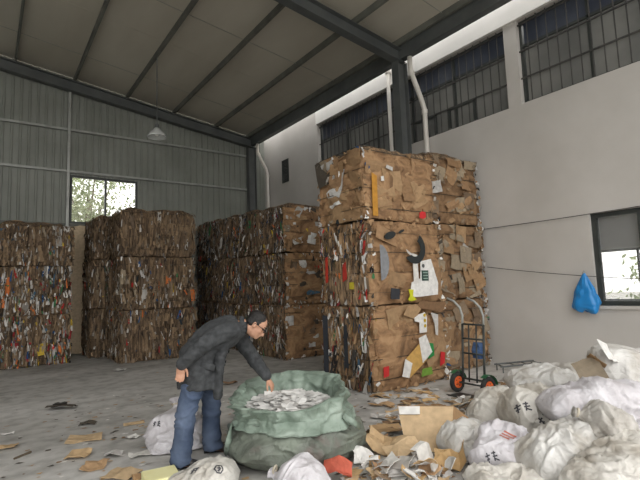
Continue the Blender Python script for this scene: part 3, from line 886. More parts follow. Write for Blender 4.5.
def e_bot(o, placed, rg):
    # flattened white and tan carton leaning at the foot
    piece(o, placed, 'front', [(-.30, -.22), (-.16, -.26), (-.08, -.06), (-.22, .02)], WHITE[2], -0.02, 0.42, 0.06, 'carton_panel', label='white end of a flattened carton')
    piece(o, placed, 'front', [(-.16, -.26), (.22, -.05), (.10, .22), (-.22, .02)], S(206, 164, 92), 0.0, 0.42, 0.055, 'carton_panel', label='tan middle of a flattened carton')
    piece(o, placed, 'front', [(.12, -.09), (.34, .05), (.22, .32), (.06, .28)], WHITE[2], 0.0, 0.43, 0.065, 'carton_panel', label='white end of a flattened carton')
    piece(o, placed, 'front', [(-.07, -.12), (.07, -.08), (.06, .10), (-.04, .12)], S(40, 140, 70), 0.33, 0.50, 0.05, 'green_scrap', label='green paper scrap')
    piece(o, placed, 'front', [(-.13, -.06), (.12, -.05), (.10, .06), (-.10, .05)], S(120, 160, 60), 0.22, 0.20, 0.05, 'green_scrap')
    piece(o, placed, 'front', [(-.06, -.10), (.05, -.06), (.07, .10), (-.03, .12)], S(206, 40, 44), 0.58, 0.34, 0.05, 'red_scrap', label='red paper scrap')
    piece(o, placed, 'front', [(-.05, -.07), (.05, -.06), (.06, .08), (-.05, .07)], S(196, 44, 44), -0.62, 0.30, 0.05, 'red_scrap')
    # white die-cut strip
    piece(o, placed, 'front', [(-.19, .06), (.06, .10), (.10, .02), (.08, -.20), (-.08, -.20), (-.07, -.04), (-.17, -.02)], WHITE[2], 0.18, 0.98, 0.05, 'printed_sheet', label='white die cut carton with yellow dots')
    for k in range(3):
        piece(o, placed, 'front', arc(0.026, 0, 5.6, 8), S(196, 166, 40), 0.22, 0.88 + k * 0.08, 0.062, 'printed_mark')
    piece(o, placed, 'front', [(-.08, .12), (.08, .08), (.07, -.06), (.05, -.24), (.0, -.22), (-.01, -.06)], WHITE[1], 0.46, 0.95, 0.05, 'printed_sheet')
    piece(o, placed, 'front', [(-.28, -.02), (.02, -.12), (.12, .04), (-.02, .12), (-.22, .10)], KRAFT[2], 0.02, 1.10, 0.07, 'cardboard_flap', tilt=(0.25, 0.1))
    piece(o, placed, 'front', [(-.30, .04), (.30, -.06), (.34, .10), (-.28, .14)], KRAFT[5], 0.36, 1.12, 0.06, 'cardboard_flap', tilt=(0.3, 0))
    piece(o, placed, 'left', [(-.06, -.52), (.06, -.52), (.07, .5), (-.05, .52)], S(58, 62, 70), -0.45, 0.56, 0.04, 'plastic_film', label='dark grey plastic film strip')
    piece(o, placed, 'left', [(-.04, -.3), (.05, -.3), (.04, .34), (-.03, .3)], S(52, 56, 62), 0.05, 0.62, 0.04, 'plastic_film')
stack(EX0, EX1, EY0, EY1, (1.22, 1.25, 1.22), 11, [FE, FE, FLAT], 'of the tall tan stack in front of the column', 'tall tan bale stack', TAN,
      mixlv=[E_LOW, E_LOW, TAN], specials={0: e_bot, 1: e_mid, 2: e_top}, nsheet=18, nflats=(4, 3, 14), tan=True, nscrap=330, cell=0.04, sheet_size=(0.22, 0.6))
# F: the darker stack squeezed between it and the wall
stack(6.10, 7.62, 5.30, 6.42, (1.22, 1.34, 1.36), 12, {'front': 'flat', 'left': 'edge', 'right': 'flat'}, 'of the brown stack between the tall stack and white wall', 'brown bale stack by the white wall',
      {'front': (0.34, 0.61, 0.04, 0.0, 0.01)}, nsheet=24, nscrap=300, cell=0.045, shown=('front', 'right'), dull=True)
# D and C: the row running back along the middle of the hall
row = [(8.6, 9.9, FE, MIXED, 'nearest stack of the row behind the stooping man', {'front': (0.52, 0.14, 0.24, 0.05, 0.05), 'left': MIXED['front']}),
       (10.0, 11.2, EDGE, MIXED, 'second stack of the row behind the stooping man', MIXED),
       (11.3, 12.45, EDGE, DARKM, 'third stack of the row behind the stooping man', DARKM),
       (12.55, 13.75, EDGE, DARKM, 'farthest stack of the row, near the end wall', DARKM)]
for i, (ya, yb, kd, mxx, wh, mm) in enumerate(row):
    hs = [(1.16, 1.15, 1.16), (1.17, 1.18, 1.20), (1.2, 1.18, 1.22), (1.22, 1.2, 1.25)][i]
    stack(5.22, 6.75, ya, yb, hs, 20 + i, kd, 'in the %s' % wh, 'bale row behind the man', mm, nsheet=14 if i == 0 else 10, nflat=22, nscrap=420 if i == 0 else 260, cell=0.06, sheet_size=(0.1, 0.34))
# B and the stack set back beside it
stack(2.42, 4.18, 11.0, 12.4, (1.16, 1.20, 1.20), 31, EDGE, 'in the wide brown stack under the end window', 'brown stack under the end window', {'front': (0.74, 0.10, 0.11, 0.02, 0.03)},
      mixlv=[{'front': (0.70, 0.08, 0.12, 0.06, 0.04)}, {'front': (0.60, 0.10, 0.20, 0.05, 0.05)}, {'front': (0.86, 0.06, 0.06, 0.0, 0.02)}], nsheet=24, nscrap=340, cell=0.06)
stack(2.10, 3.3, 12.5, 13.7, (1.2, 1.2, 1.18), 32, EDGE, 'in the narrow dark stack set back left of the wide brown stack', 'set back stack', {'front': (0.66, 0.14, 0.10, 0.02, 0.08)}, nsheet=8, nscrap=220, cell=0.06)
# A: cut off by the left edge of the picture
stack(0.12, 1.68, 12.2, 13.65, (1.12, 1.10, 1.06), 33, EDGE, 'in the colourful stack at the left edge of the picture', 'left edge stack', GARISH,
      mixlv=[GARISH, GARISH, {'front': (0.66, 0.12, 0.16, 0.03, 0.03)}], nsheet=16, nscrap=430, cell=0.06)
# pale board standing between the two left stacks
bd = thing('leaning_board', 'pale tan board leaning in the gap below the end window', 'board', (1.95, 13.76, 0))
bm_ = sheet(0.42, 3.36, np.random.default_rng(5), 4, 6, 0.01, 0.012, 0.1)
q = obj('board', xf(bm_, Matrix.Translation((0, 0.04, 1.70)) @ Matrix.Rotation(PI / 2, 4, 'X')), M['tint'], bd, cols=[S(222, 200, 168)] * len(bm_[1]))

# ------------------------------------------------------------------ woven sacks
M['sack_white'] = sack_mat('white_woven_sack', S(206, 204, 200), S(228, 227, 224), S(176, 170, 160))
M['sack_cream'] = sack_mat('cream_soiled_sack', S(207, 203, 195), S(227, 224, 218), S(168, 160, 148))
M['sack_lilac'] = sack_mat('lilac_white_sack', S(208, 205, 209), S(226, 224, 228), S(184, 179, 182))
M['sack_grey'] = sack_mat('grey_soiled_sack', S(186, 182, 176), S(208, 205, 200), S(146, 140, 130))
M['ink'] = noisy('faded_black_ink', S(54, 54, 60), S(84, 84, 90), 20, 0.7, 0.0)
M['redink'] = noisy('faded_red_ink', S(176, 96, 84), S(196, 128, 112), 20, 0.7, 0.0)
M['cord'] = noisy('sack_tie_cord', S(190, 180, 160), S(214, 206, 190), 20, 0.8, 0.1)
RIGHT = (ROT @ Vector((1, 0, 0))); RIGHT.z = 0; RIGHT.normalize()      # picture right, level
AWAY = Vector((-RIGHT.y, RIGHT.x, 0))
def sgnp(a, p): return np.sign(a) * np.abs(a) ** p
def sack_vf(L, W, H, seed, tie=False, nu=96, nv=130, wr=1.0):
    s = np.linspace(-1, 1, nu)[:, None] * np.ones((1, nv)); th = (np.arange(nv) / nv * 2 * PI)[None, :] * np.ones((nu, 1))
    wy = W / 2 * (1 - 0.10 * s ** 2 - 0.15 * np.abs(s) ** 14)
    hz = H / 2 * (1 - np.abs(s) ** 3.4) ** 0.62 + 0.006
    if tie:
        t = np.clip((s - 0.35) / 0.65, 0, 1)
        k = np.where(t < 0.78, 0.5 + 0.5 * np.cos(np.clip(t / 0.78, 0, 1) * PI), 0)
        k = 0.12 + 0.88 * k + np.clip((t - 0.82) / 0.18, 0, 1) * 0.16
        wy = np.where(s > 0.35, (W / 2 * 0.98) * k, wy)
        hz = np.where(s > 0.35, np.maximum(H / 2 * (1 - 0.35 ** 3.4) ** 0.62 * k, 0.02), hz)
    p = 2 / 2.7
    y = wy * sgnp(np.cos(th), p); z = hz * sgnp(np.sin(th), p)
    P = np.stack([s * L / 2, y, z], 2).reshape(-1, 3)
    N = np.stack([np.zeros_like(y), np.cos(th) / np.maximum(wy, .02), np.sin(th) / np.maximum(hz, .02)], 2).reshape(-1, 3)
    N /= np.linalg.norm(N, axis=1)[:, None] + 1e-9
    sf = s.reshape(-1); thf = th.reshape(-1)
    mid = np.clip(1.02 - np.abs(sf) ** 6, 0.08, 1)
    O = P + seed * 3.7
    warp = np.stack([vn(O * 4, seed + 31 + k) for k in range(3)], 1) * 0.10
    lump = fbm(O * 3.2, seed, 2) * 0.05
    rs = np.random.default_rng(seed); q1, q2 = rs.normal(size=(3, 3)), rs.normal(size=(3, 3))
    q1 = np.linalg.qr(q1)[0]; q2 = np.linalg.qr(q2)[0]
    c1 = np.maximum(0, ridge(((O + warp) @ q1) * [3.5, 11, 11], seed + 3)) ** 1.5 * 0.026
    c2 = np.maximum(0, ridge(((O + warp) @ q2) * [7, 20, 20], seed + 4)) ** 1.6 * 0.010
    c3 = np.abs(vn(((O + warp * 0.6) @ q1) * [20, 34, 34], seed + 5)) * -0.006
    c1 = c1 - 0.016 * np.maximum(0, ridge(((O + warp) @ q2) * [5, 9, 9], seed + 6)) ** 3
    D = (lump + (c1 + c2 + c3) * wr) * mid
    if tie:
        t = np.clip((sf - 0.2) / 0.6, 0, 1)
        D = D * (1 - 0.75 * t) + 0.018 * np.sin(13 * thf + 3 * vn(np.stack([thf, sf, sf], 1), seed)) * t * np.clip(1.1 - t, 0.12, 1)
    P = P + N * D[:, None]
    P[:, 2] += 0.035 * vn(np.stack([sf * 1.6, thf * 0 + seed, sf * 0], 1), seed) * (np.abs(sf) > 0.0)
    V, Fc = grid(P, nu, nv, True)
    Fc = [tuple(reversed(f)) for f in Fc]
    Fc.append(tuple(range(nv))); Fc.append(tuple((nu - 1) * nv + k for k in range(nv - 1, -1, -1)))
    return np.array(V), Fc
SACKS = {}
def sack(key, px, py, dep, dims, yaw, pitch, roll, label, mat, tie=False, seed=1, zmin=None, wr=1.0, group='white sacks of the heap'):
    c = at_depth(px, py, dep)
    R = Matrix((RIGHT, AWAY, UP)).transposed() @ Matrix.Rotation(math.radians(yaw), 3, 'Z') @ Matrix.Rotation(-math.radians(pitch), 3, 'Y') @ Matrix.Rotation(math.radians(roll), 3, 'X')
    V, Fc = sack_vf(*dims, seed, tie, wr=wr)
    Wd = V @ np.array(R).T + np.array(c)
    lo = Wd[:, 2].min()
    if zmin is None:
        zmin = 0.0
    # settle: squash what would be below the support level
    lim = zmin + 0.07
    z = Wd[:, 2]
    Wd[:, 2] = np.where(z < lim, zmin + 0.07 * np.exp(np.clip((z - lim) / 0.10, -8, 0)), z)
    Wd[:, 2] += zmin - Wd[:, 2].min() + 0.002
    base = Vector((c.x, c.y, Wd[:, 2].min()))
    o = thing('woven_sack', label, 'sack', base, 0, group)
    b = obj('sack_body', (Wd - np.array(base), Fc), M[mat], o, smooth=True)
    if tie:
        kpos = R @ Vector((dims[0] / 2 * 0.84, 0, 0)) + c - base
        ax = R @ Vector((1, 0, 0)); s1, t1 = frame_of(ax)
        rr = max(dims[1] * 0.07, 0.028)
        ring = [kpos + s1 * (rr * math.cos(a)) + t1 * (rr * math.sin(a)) for a in np.linspace(0, 2 * PI, 15)]
        obj('tie_cord', tube(ring, 0.008, 6), M['cord'], o)
    SACKS[key] = (o, b, base)
    return o
def mark(key, px, py, size, strokes, mat='ink', width=0.10, rot=0.0, name='printed_mark'):
    """ink strokes laid on the sack where a line of sight meets it"""
    o, b, base = SACKS[key]
    vs_ = [v.co + base for v in b.data.vertices]
    bvh = BVHTree.FromPolygons(vs_, [tuple(p.vertices) for p in b.data.polygons])
    org = Vector((0, 0, CAMH)); d0 = ray(px, py).normalized()
    hit, n, _, _ = bvh.ray_cast(org, d0)
    if hit is None: return
    if n.dot(d0) > 0: n = -n
    n = (n * 0.6 - d0 * 0.4).normalized()
    tx = (RIGHT - n * RIGHT.dot(n)).normalized(); ty = n.cross(tx)
    cr, sr = math.cos(rot), math.sin(rot)
    V = []; Fc = []
    for st in strokes:
        pts = []
        for (a, bq), (c_, d_) in zip(st[:-1], st[1:]):
            m = max(2, int(math.hypot(c_ - a, d_ - bq) * 6))
            pts += [(a + (c_ - a) * i / m, bq + (d_ - bq) * i / m) for i in range(m)]
        pts.append(st[-1])
        row = []
        for i, (a, bq) in enumerate(pts):
            a2, b2 = pts[min(i + 1, len(pts) - 1)]; a1, b1 = pts[max(i - 1, 0)]
            L_ = math.hypot(a2 - a1, b2 - b1) + 1e-6
            ox, oy = -(b2 - b1) / L_ * width / 2, (a2 - a1) / L_ * width / 2
            pr = []
            for sgn in (1, -1):
                u, v = (a + sgn * ox) * size, (bq + sgn * oy) * size
                u, v = u * cr - v * sr, u * sr + v * cr
                q = hit + tx * u + ty * v
                h2, n2, _, _ = bvh.ray_cast(q + n * 0.08, -n, 0.25)
                pr.append((h2 if h2 is not None else q) + n * 0.004)
            row.append(pr)
        for r0, r1 in zip(row[:-1], row[1:]):
            k = len(V); V += [r0[0] - base, r0[1] - base, r1[1] - base, r1[0] - base]; Fc.append((k, k + 1, k + 2, k + 3))
    obj(name, (V, Fc), M[mat], b)
HEXA = [[(math.cos(a), math.sin(a)) for a in np.linspace(0, 2 * PI, 7)], [(-.5, .2), (.5, .2)], [(0, .6), (0, -.6)], [(-.4, -.4), (.4, -.1)]]
KAI = [[(-.7, .7), (.7, .75)], [(-.9, .1), (.9, .15)], [(-.35, .7), (-.4, .1), (-.7, -.9)], [(.35, .72), (.35, -.9)]]
SCRIB = [[(-1.3, .3), (-.3, .4)], [(-.8, .9), (-.9, -.8)], [(-1.2, -.3), (-.5, -.2)], [(.1, .6), (1.0, .5)], [(.2, 0), (1.2, -.1)], [(.7, .9), (.4, -.8)], [(.5, -.4), (1.3, -.9)]]
LINES = [[(-1, .8), (1, .9)], [(-1, .2), (1, .3)], [(-1, -.4), (.6, -.3)]]

# supports first, then the layers that show
G = 'white sacks of the heap'
sack('b1', 612, 432, 4.0, (0.95, 0.5, 0.36), 8, 0, 0, 'soiled sack buried under the long lilac sack', 'sack_grey', False, 41)
sack('b2', 632, 402, 4.55, (0.8, 0.62, 0.46), 20, 0, 0, 'grey sack buried under the upright sack at the right edge', 'sack_grey', False, 42)
sack('b3', 556, 396, 5.3, (0.95, 0.6, 0.30), 4, 0, 0, 'grey sack buried under the flat sack at the back of the heap', 'sack_grey', False, 43)
sack('s10', 546, 381, 5.2, (0.84, 0.52, 0.26), -6, 2, 6, 'flat white sack lying across the back of the heap', 'sack_white', False, 44, 0.26)
sack('s11', 567, 374, 5.75, (0.44, 0.46, 0.30), 30, 0, 0, 'small round grey sack poking up behind the back of the heap', 'sack_grey', False, 45, 0.25)
sack('s9', 622, 374, 4.3, (0.56, 0.50, 0.44), 62, 38, 0, 'upright white sack with cardboard at its mouth, top right of the heap', 'sack_white', False, 46, 0.40, 0.7)
sack('s1', 495, 413, 4.7, (0.52, 0.44, 0.36), 60, 12, 0, 'beige sack at the left back of the heap beside the marked sack', 'sack_cream', False, 47)
sack('s2', 535, 411, 4.25, (0.56, 0.50, 0.47), 12, 8, 10, 'plump white sack with black ink strokes in the middle of the heap', 'sack_cream', False, 48, 0.10)
sack('s7', 606, 407, 3.78, (1.0, 0.46, 0.33), -4, -4, 0, 'long lilac white sack lying across the right of the heap', 'sack_lilac', False, 49, 0.30, 1.0)
sack('s3', 466, 438, 4.05, (0.44, 0.36, 0.28), 20, 4, 0, 'small thin white bag lying on the cardboard litter left of the heap', 'sack_white', False, 50)
sack('s4', 503, 451, 3.62, (0.46, 0.42, 0.36), 58, 20, 0, 'lilac sack with faded red print at the front left of the heap', 'sack_lilac', False, 51)
sack('s5', 561, 447, 3.38, (0.66, 0.42, 0.34), 14, 14, 0, 'white sack tilted to the left at the front of the heap', 'sack_white', False, 52)
sack('s8', 604, 421, 3.35, (0.42, 0.36, 0.28), 165, 18, 0, 'grey sack with its tied mouth turned left, above the large front sack', 'sack_grey', True, 53, 0.34)
sack('s6', 628, 478, 2.95, (0.95, 0.52, 0.42), 28, 8, 0, 'large creased bright white sack at the bottom right corner', 'sack_cream', False, 54, None, 1.0)
sack('s12', 508, 478, 3.25, (0.56, 0.36, 0.22), 8, 0, 0, 'cream sack cut by the bottom edge of the picture', 'sack_cream', False, 55)
sack('s14', 178, 434, 4.66, (0.70, 0.56, 0.46), 112, 60, 0, 'white tied sack standing behind the legs of the man', 'sack_lilac', True, 56, None, 0.8, 'white sacks around the man')
sack('s15', 202, 480, 3.58, (0.56, 0.44, 0.20), 6, 0, 0, 'cream sack with hexagon print at the feet of the man', 'sack_cream', False, 57, None, 0.7, 'white sacks around the man')
sack('s16', 298, 478, 3.42, (0.46, 0.34, 0.26), 158, 12, 0, 'small lilac tied sack in front of the green bag', 'sack_lilac', True, 58, None, 0.8, 'white sacks around the man')
mark('s15', 219, 469, 0.032, HEXA, 'ink', 0.30)
mark('s15', 195, 471, 0.034, KAI, 'ink', 0.34)
mark('s14', 157, 424, 0.030, SCRIB, 'ink', 0.34)
mark('s2', 523, 407, 0.045, SCRIB, 'ink', 0.26)
mark('s2', 545, 418, 0.050, SCRIB, 'ink', 0.26, 0.8)
mark('s4', 507, 437, 0.050, LINES, 'redink', 0.30, -0.9)
mark('s4', 492, 457, 0.035, SCRIB, 'ink', 0.25)
mark('s9', 618, 385, 0.030, SCRIB, 'ink', 0.22)

# ------------------------------------------------------------------ big green woven bag
M['green'] = sack_mat('green_woven_tarp', S(124, 140, 127), S(160, 174, 162), S(104, 116, 106))
M['greenlow'] = sack_mat('dirty_green_woven_tarp', S(104, 109, 100), S(130, 138, 126), S(112, 92, 88))
GB = at_depth(297, 440, 4.28); GB.z = 0
def green_bag():
    o = thing('bulk_bag', 'large green woven bulk bag with folded rim full of white paper', 'bag', GB)
    nv = 150
    def surf(prof, sub, seed, collar):
        prof = np.array(prof)
        t = np.linspace(0, len(prof) - 1, sub); i = np.clip(t.astype(int), 0, len(prof) - 2); f = (t - i)[:, None]
        f = f * f * (3 - 2 * f)
        pr = prof[i] * (1 - f) + prof[i + 1] * f
        th = np.arange(nv) / nv * 2 * PI
        R_ = pr[:, 0][:, None] * np.ones(nv); Z = pr[:, 1][:, None] * np.ones(nv); T = th[None, :] * np.ones((sub, 1))
        cx, sy = np.cos(T), np.sin(T)
        ring = np.stack([cx.ravel() * 1.1 + seed, sy.ravel() * 1.1, Z.ravel() * 1.5], 1)
        if collar:
            R_ = R_ * (1 + 0.10 * fbm(ring, 71, 2).reshape(R_.shape))
            # the rim stands up at the back right and sinks at the front
            k = np.clip((Z - 0.34) / 0.3, 0, 1)
            Z = Z + k * (0.085 * np.sin(T) + 0.035 * np.cos(T) + 0.03 * fbm(ring * 1.6, 9, 2).reshape(Z.shape))
            R_ = R_ + np.where(Z < 0.6, 0.014, 0.006) * np.sin(T * 24 + 2.5 * fbm(ring * 2, 5, 2).reshape(Z.shape)) * np.clip(1.3 - np.abs(Z - 0.42) / 0.2, 0.15, 1)
        else:
            R_ = R_ * (1 + 0.07 * fbm(ring, 72, 2).reshape(R_.shape) * np.clip(Z / 0.1, 0, 1))
        X = R_ * cx; Y = R_ * sy * 0.95
        X = X - 0.07 * np.clip((Z - 0.3) / 0.3, 0, 1)
        P = np.stack([X, Y, Z], 2).reshape(-1, 3)
        N = np.stack([cx, sy, 0 * cx], 2).reshape(-1, 3)
        Wp = np.stack([vn(P * 4, k + 3) for k in range(3)], 1) * 0.12
        cr = np.maximum(0, ridge((P + Wp) * [5, 5, 9], seed)) ** 1.5 * 0.045 + np.maximum(0, ridge((P + Wp) * [10, 10, 6], seed + 1)) ** 2 * 0.02 + np.maximum(0, ridge((P + Wp) * [22, 22, 15], seed + 2)) ** 1.5 * 0.010
        P = P + N * (cr * np.clip(P[:, 2] / 0.08, 0, 1))[:, None]
        P[:, 2] = np.maximum(P[:, 2], 0.002)
        P = P @ np.array([list(RIGHT), list(AWAY), [0, 0, 1]])
        return grid(P, sub, nv, True)
    low = surf([(0.02, 0.002), (0.40, 0.002), (0.54, 0.03), (0.60, 0.12), (0.61, 0.20), (0.575, 0.27), (0.50, 0.33), (0.45, 0.37)], 60, 4, False)
    obj('bag_body', low, M['greenlow'], o, smooth=True)
    up = surf([(0.46, 0.38), (0.525, 0.315), (0.53, 0.33), (0.50, 0.38), (0.49, 0.44), (0.525, 0.50), (0.555, 0.565), (0.53, 0.58), (0.48, 0.56), (0.43, 0.51), (0.40, 0.45), (0.36, 0.42)], 70, 8, True)
    obj('folded_rim', up, M['green'], o, smooth=True)
    # a carrying strap knotted at the left side
    s = [RIGHT * -0.60 + AWAY * -0.14 + UP * 0.30, RIGHT * -0.55 + AWAY * -0.28 + UP * 0.34, RIGHT * -0.56 + AWAY * -0.34 + UP * 0.24, RIGHT * -0.60 + AWAY * -0.30 + UP * 0.12]
    obj('strap', loft(s, 0.03, 0.010, axis=UP + RIGHT * 0.1, n=8), M['green'], o, smooth=True)
    s = [RIGHT * 0.42 + AWAY * -0.38 + UP * 0.42, RIGHT * 0.50 + AWAY * -0.40 + UP * 0.37, RIGHT * 0.56 + AWAY * -0.30 + UP * 0.30]
    obj('strap', loft(s, 0.026, 0.010, axis=UP, n=8), M['green'], o, smooth=True)
    # the paper inside
    rg = np.random.default_rng(77)
    V = []; Fc = []; C = []
    for i in range(420):
        a = rg.uniform(0, 2 * PI); r = 0.37 * math.sqrt(rg.random())
        z = 0.515 - 0.5 * r * r + rg.uniform(-0.01, 0.025)
        p = RIGHT * (r * math.cos(a) - 0.06) + AWAY * (r * math.sin(a) * 0.95) + UP * z
        w, h = rg.uniform(0.06, 0.17), rg.uniform(0.05, 0.12)
        Mx = Matrix.Translation(p) @ Matrix.Rotation(rg.uniform(0, 6.28), 4, 'Z') @ Matrix.Rotation(rg.normal() * 0.13, 4, 'X') @ Matrix.Rotation(rg.normal() * 0.13, 4, 'Y')
        b_ = rg.uniform(-0.015, 0.015)
        k = len(V)
        V += [Mx @ Vector(q) for q in ((-w / 2, -h / 2, 0), (0, -h / 2, b_), (w / 2, -h / 2, 0), (-w / 2, h / 2, 0), (0, h / 2, b_), (w / 2, h / 2, 0))]
        Fc += [(k, k + 1, k + 4, k + 3), (k + 1, k + 2, k + 5, k + 4)]
        c = jitter(S(240, 239, 236) if rg.random() < 0.93 else WHITE[1], rg, 0.03); C += [c, c]
    f = obj('shredded_paper', (V, Fc), M['tint'], None, cols=C, loc=GB)
    tag(f, 'loose white paper scraps filling the green bag', 'paper', kind='stuff')
green_bag()

# ------------------------------------------------------------------ hand truck
def hand_truck():
    A = on_z(458, 392, 0.0); B = on_z(489, 398.5, 0.0)
    o = thing('hand_truck', 'black steel hand truck with orange wheels standing before the tall bales', 'hand truck', (A + B) / 2)
    ax = (B - A).normalized(); half = (B - A).length / 2
    bk = Vector((-ax.y, ax.x, 0))                      # towards the bales
    up = (UP + bk * 0.20 - ax * 0.10).normalized()
    rub = noisy('black_tyre_rubber', S(44, 44, 44), S(60, 60, 58), 20, 0.85, 0.2, 60)
    org = noisy('orange_wheel_paint', S(226, 96, 40), S(236, 116, 58), 8, 0.5, 0.0)
    grn = noisy('green_paint', S(36, 96, 62), S(48, 116, 74), 8, 0.5, 0.0)
    blk = noisy('worn_black_paint', S(44, 48, 48), S(64, 68, 66), 10, 0.5, 0.05)
    R_ = 0.14
    def wheel(c):
        w = obj('wheel', (lambda v: v)(torus(c, ax, R_ - 0.034, 0.034)), rub, o, smooth=True)
        obj('rim', join(cyl(c - ax * 0.022, c + ax * 0.022, R_ - 0.045, n=24), cyl(c - ax * 0.04, c + ax * 0.04, 0.028, n=12)), org, w)
        for k in range(5):
            a = k * 2 * PI / 5; s1 = bk * math.cos(a) + UP * math.sin(a)
            obj('bolt', cyl(c + s1 * 0.05 - ax * 0.03, c + s1 * 0.05 + ax * 0.03, 0.007, n=6), blk, w)
    zc = UP * R_
    wheel(-ax * half + zc); wheel(ax * half + zc)
    obj('axle', cyl(-ax * (half - 0.04) + zc, ax * (half - 0.04) + zc, 0.012, n=8), blk, o)
    base = zc + bk * 0.03
    hw = half - 0.075
    topL = 0.80
    for s in (-1, 1):
        p0 = base + ax * s * hw - up * 0.06
        obj('side_rail', tube([p0, p0 + up * (topL + 0.08)], 0.016, 8), blk, o, smooth=True)
        # curved grey handle
        t = base + ax * s * hw + up * topL
        obj('handle', tube([t, t + up * 0.12, t + up * 0.24 - ax * 0.03 - bk * 0.02, t + up * 0.33 - ax * 0.10 - bk * 0.06, t + up * 0.38 - ax * 0.18 - bk * 0.12], 0.017, 8), M['galv'], o, smooth=True)
        # mud guard over each wheel
        c = ax * s * half + zc
        pts = [c + (bk * math.cos(a) + UP * math.sin(a)) * (R_ + 0.02) for a in np.linspace(0.1, 2.2, 8)]
        obj('mudguard', loft(pts, 0.04, 0.004, axis=ax, n=8), grn, o)
    for f in (0.30, 0.66):
        p0 = base + ax * f * hw * 2 - ax * hw
        obj('inner_bar', tube([p0 + up * 0.02, p0 + up * topL], 0.011, 8), blk, o, smooth=True)
    for t in (0.06, 0.40, 0.60, topL):
        obj('cross_bar', tube([base - ax * hw + up * t, base + ax * hw + up * t], 0.013, 8), blk, o, smooth=True)
    q0 = -bk * 0.03
    V, Fc = box(-hw - 0.02, -0.24, 0.004, hw + 0.02, 0.0, 0.012)
    obj('toe_plate', ([ax * p[0] + bk * p[1] + UP * p[2] + q0 for p in V], Fc), blk, o)
    obj('blue_rag', xf(sheet(0.20, 0.22, np.random.default_rng(3), 5, 5, 0.02), Matrix.Translation(base + up * 0.44 + bk * 0.05 + ax * 0.02) @ Matrix((ax, up, -bk)).transposed().to_4x4()), noisy('blue_cloth', S(60, 86, 130), S(84, 110, 150), 8, 0.9, 0.2), o)
def torus(c, ax, R_, r, n=28, m=10):
    s, t = frame_of(ax); V = []
    for i in range(n):
        a = 2 * PI * i / n; d = s * math.cos(a) + t * math.sin(a)
        for j in range(m):
            b = 2 * PI * j / m
            V.append(c + d * (R_ + r * math.cos(b)) + ax * (r * math.sin(b)))
    Fc = [(i * m + j, i * m + (j + 1) % m, ((i + 1) % n) * m + (j + 1) % m, ((i + 1) % n) * m + j) for i in range(n) for j in range(m)]
    return V, Fc
hand_truck()

def rack():
    c = on_z(518, 371, 0.0)
    o = thing('metal_rack', 'low black metal rack lying on the floor against the white wall', 'rack', c)
    blk = M['steel']
    for y in (-0.14, 0.14):
        obj('rail', tube([RIGHT * -0.34 + AWAY * y + UP * 0.10, RIGHT * 0.34 + AWAY * y + UP * 0.14], 0.014, 8), blk, o)
    for k in range(4):
        x = -0.30 + 0.2 * k
        obj('rung', tube([RIGHT * x + AWAY * -0.14 + UP * (0.102 + 0.06 * (x + .34)), RIGHT * x + AWAY * 0.14 + UP * (0.102 + 0.06 * (x + .34))], 0.010, 6), blk, o)
    for x in (-0.3, 0.3):
        for y in (-0.14, 0.14):
            obj('leg', tube([RIGHT * x + AWAY * y, RIGHT * x + AWAY * y + UP * 0.12], 0.012, 6), blk, o)
rack()

# ------------------------------------------------------------------ litter
def flat_piece(name, px, py, w, h, col, label, cat, seed, z=0.004, yaw=0.0, tilt=(0, 0), crumple=0.006, thick=0.005, group=None, ragged=0.35, nu=5, nv=4):
    rg = np.random.default_rng(seed)
    p = on_z(px, py, z)
    vf = sheet(w, h, rg, nu, nv, crumple, thick, ragged)
    R = Matrix((RIGHT, AWAY, UP)).transposed().to_4x4() @ Matrix.Rotation(yaw, 4, 'Z') @ Matrix.Rotation(tilt[0], 4, 'X') @ Matrix.Rotation(tilt[1], 4, 'Y')
    vf = xf(vf, R)
    lo = min(v.z for v in vf[0])
    vf = ([Vector((v.x, v.y, v.z - lo)) for v in vf[0]], vf[1])
    o = obj(name, vf, M['tint'], None, cols=[col] * len(vf[1]), loc=(p.x, p.y, z))
    return tag(o, label, cat, group)
K = [S(200, 170, 130), S(184, 152, 112), S(208, 180, 142), S(170, 136, 98), S(192, 158, 120), S(156, 124, 92), S(204, 170, 122), S(140, 110, 82)]
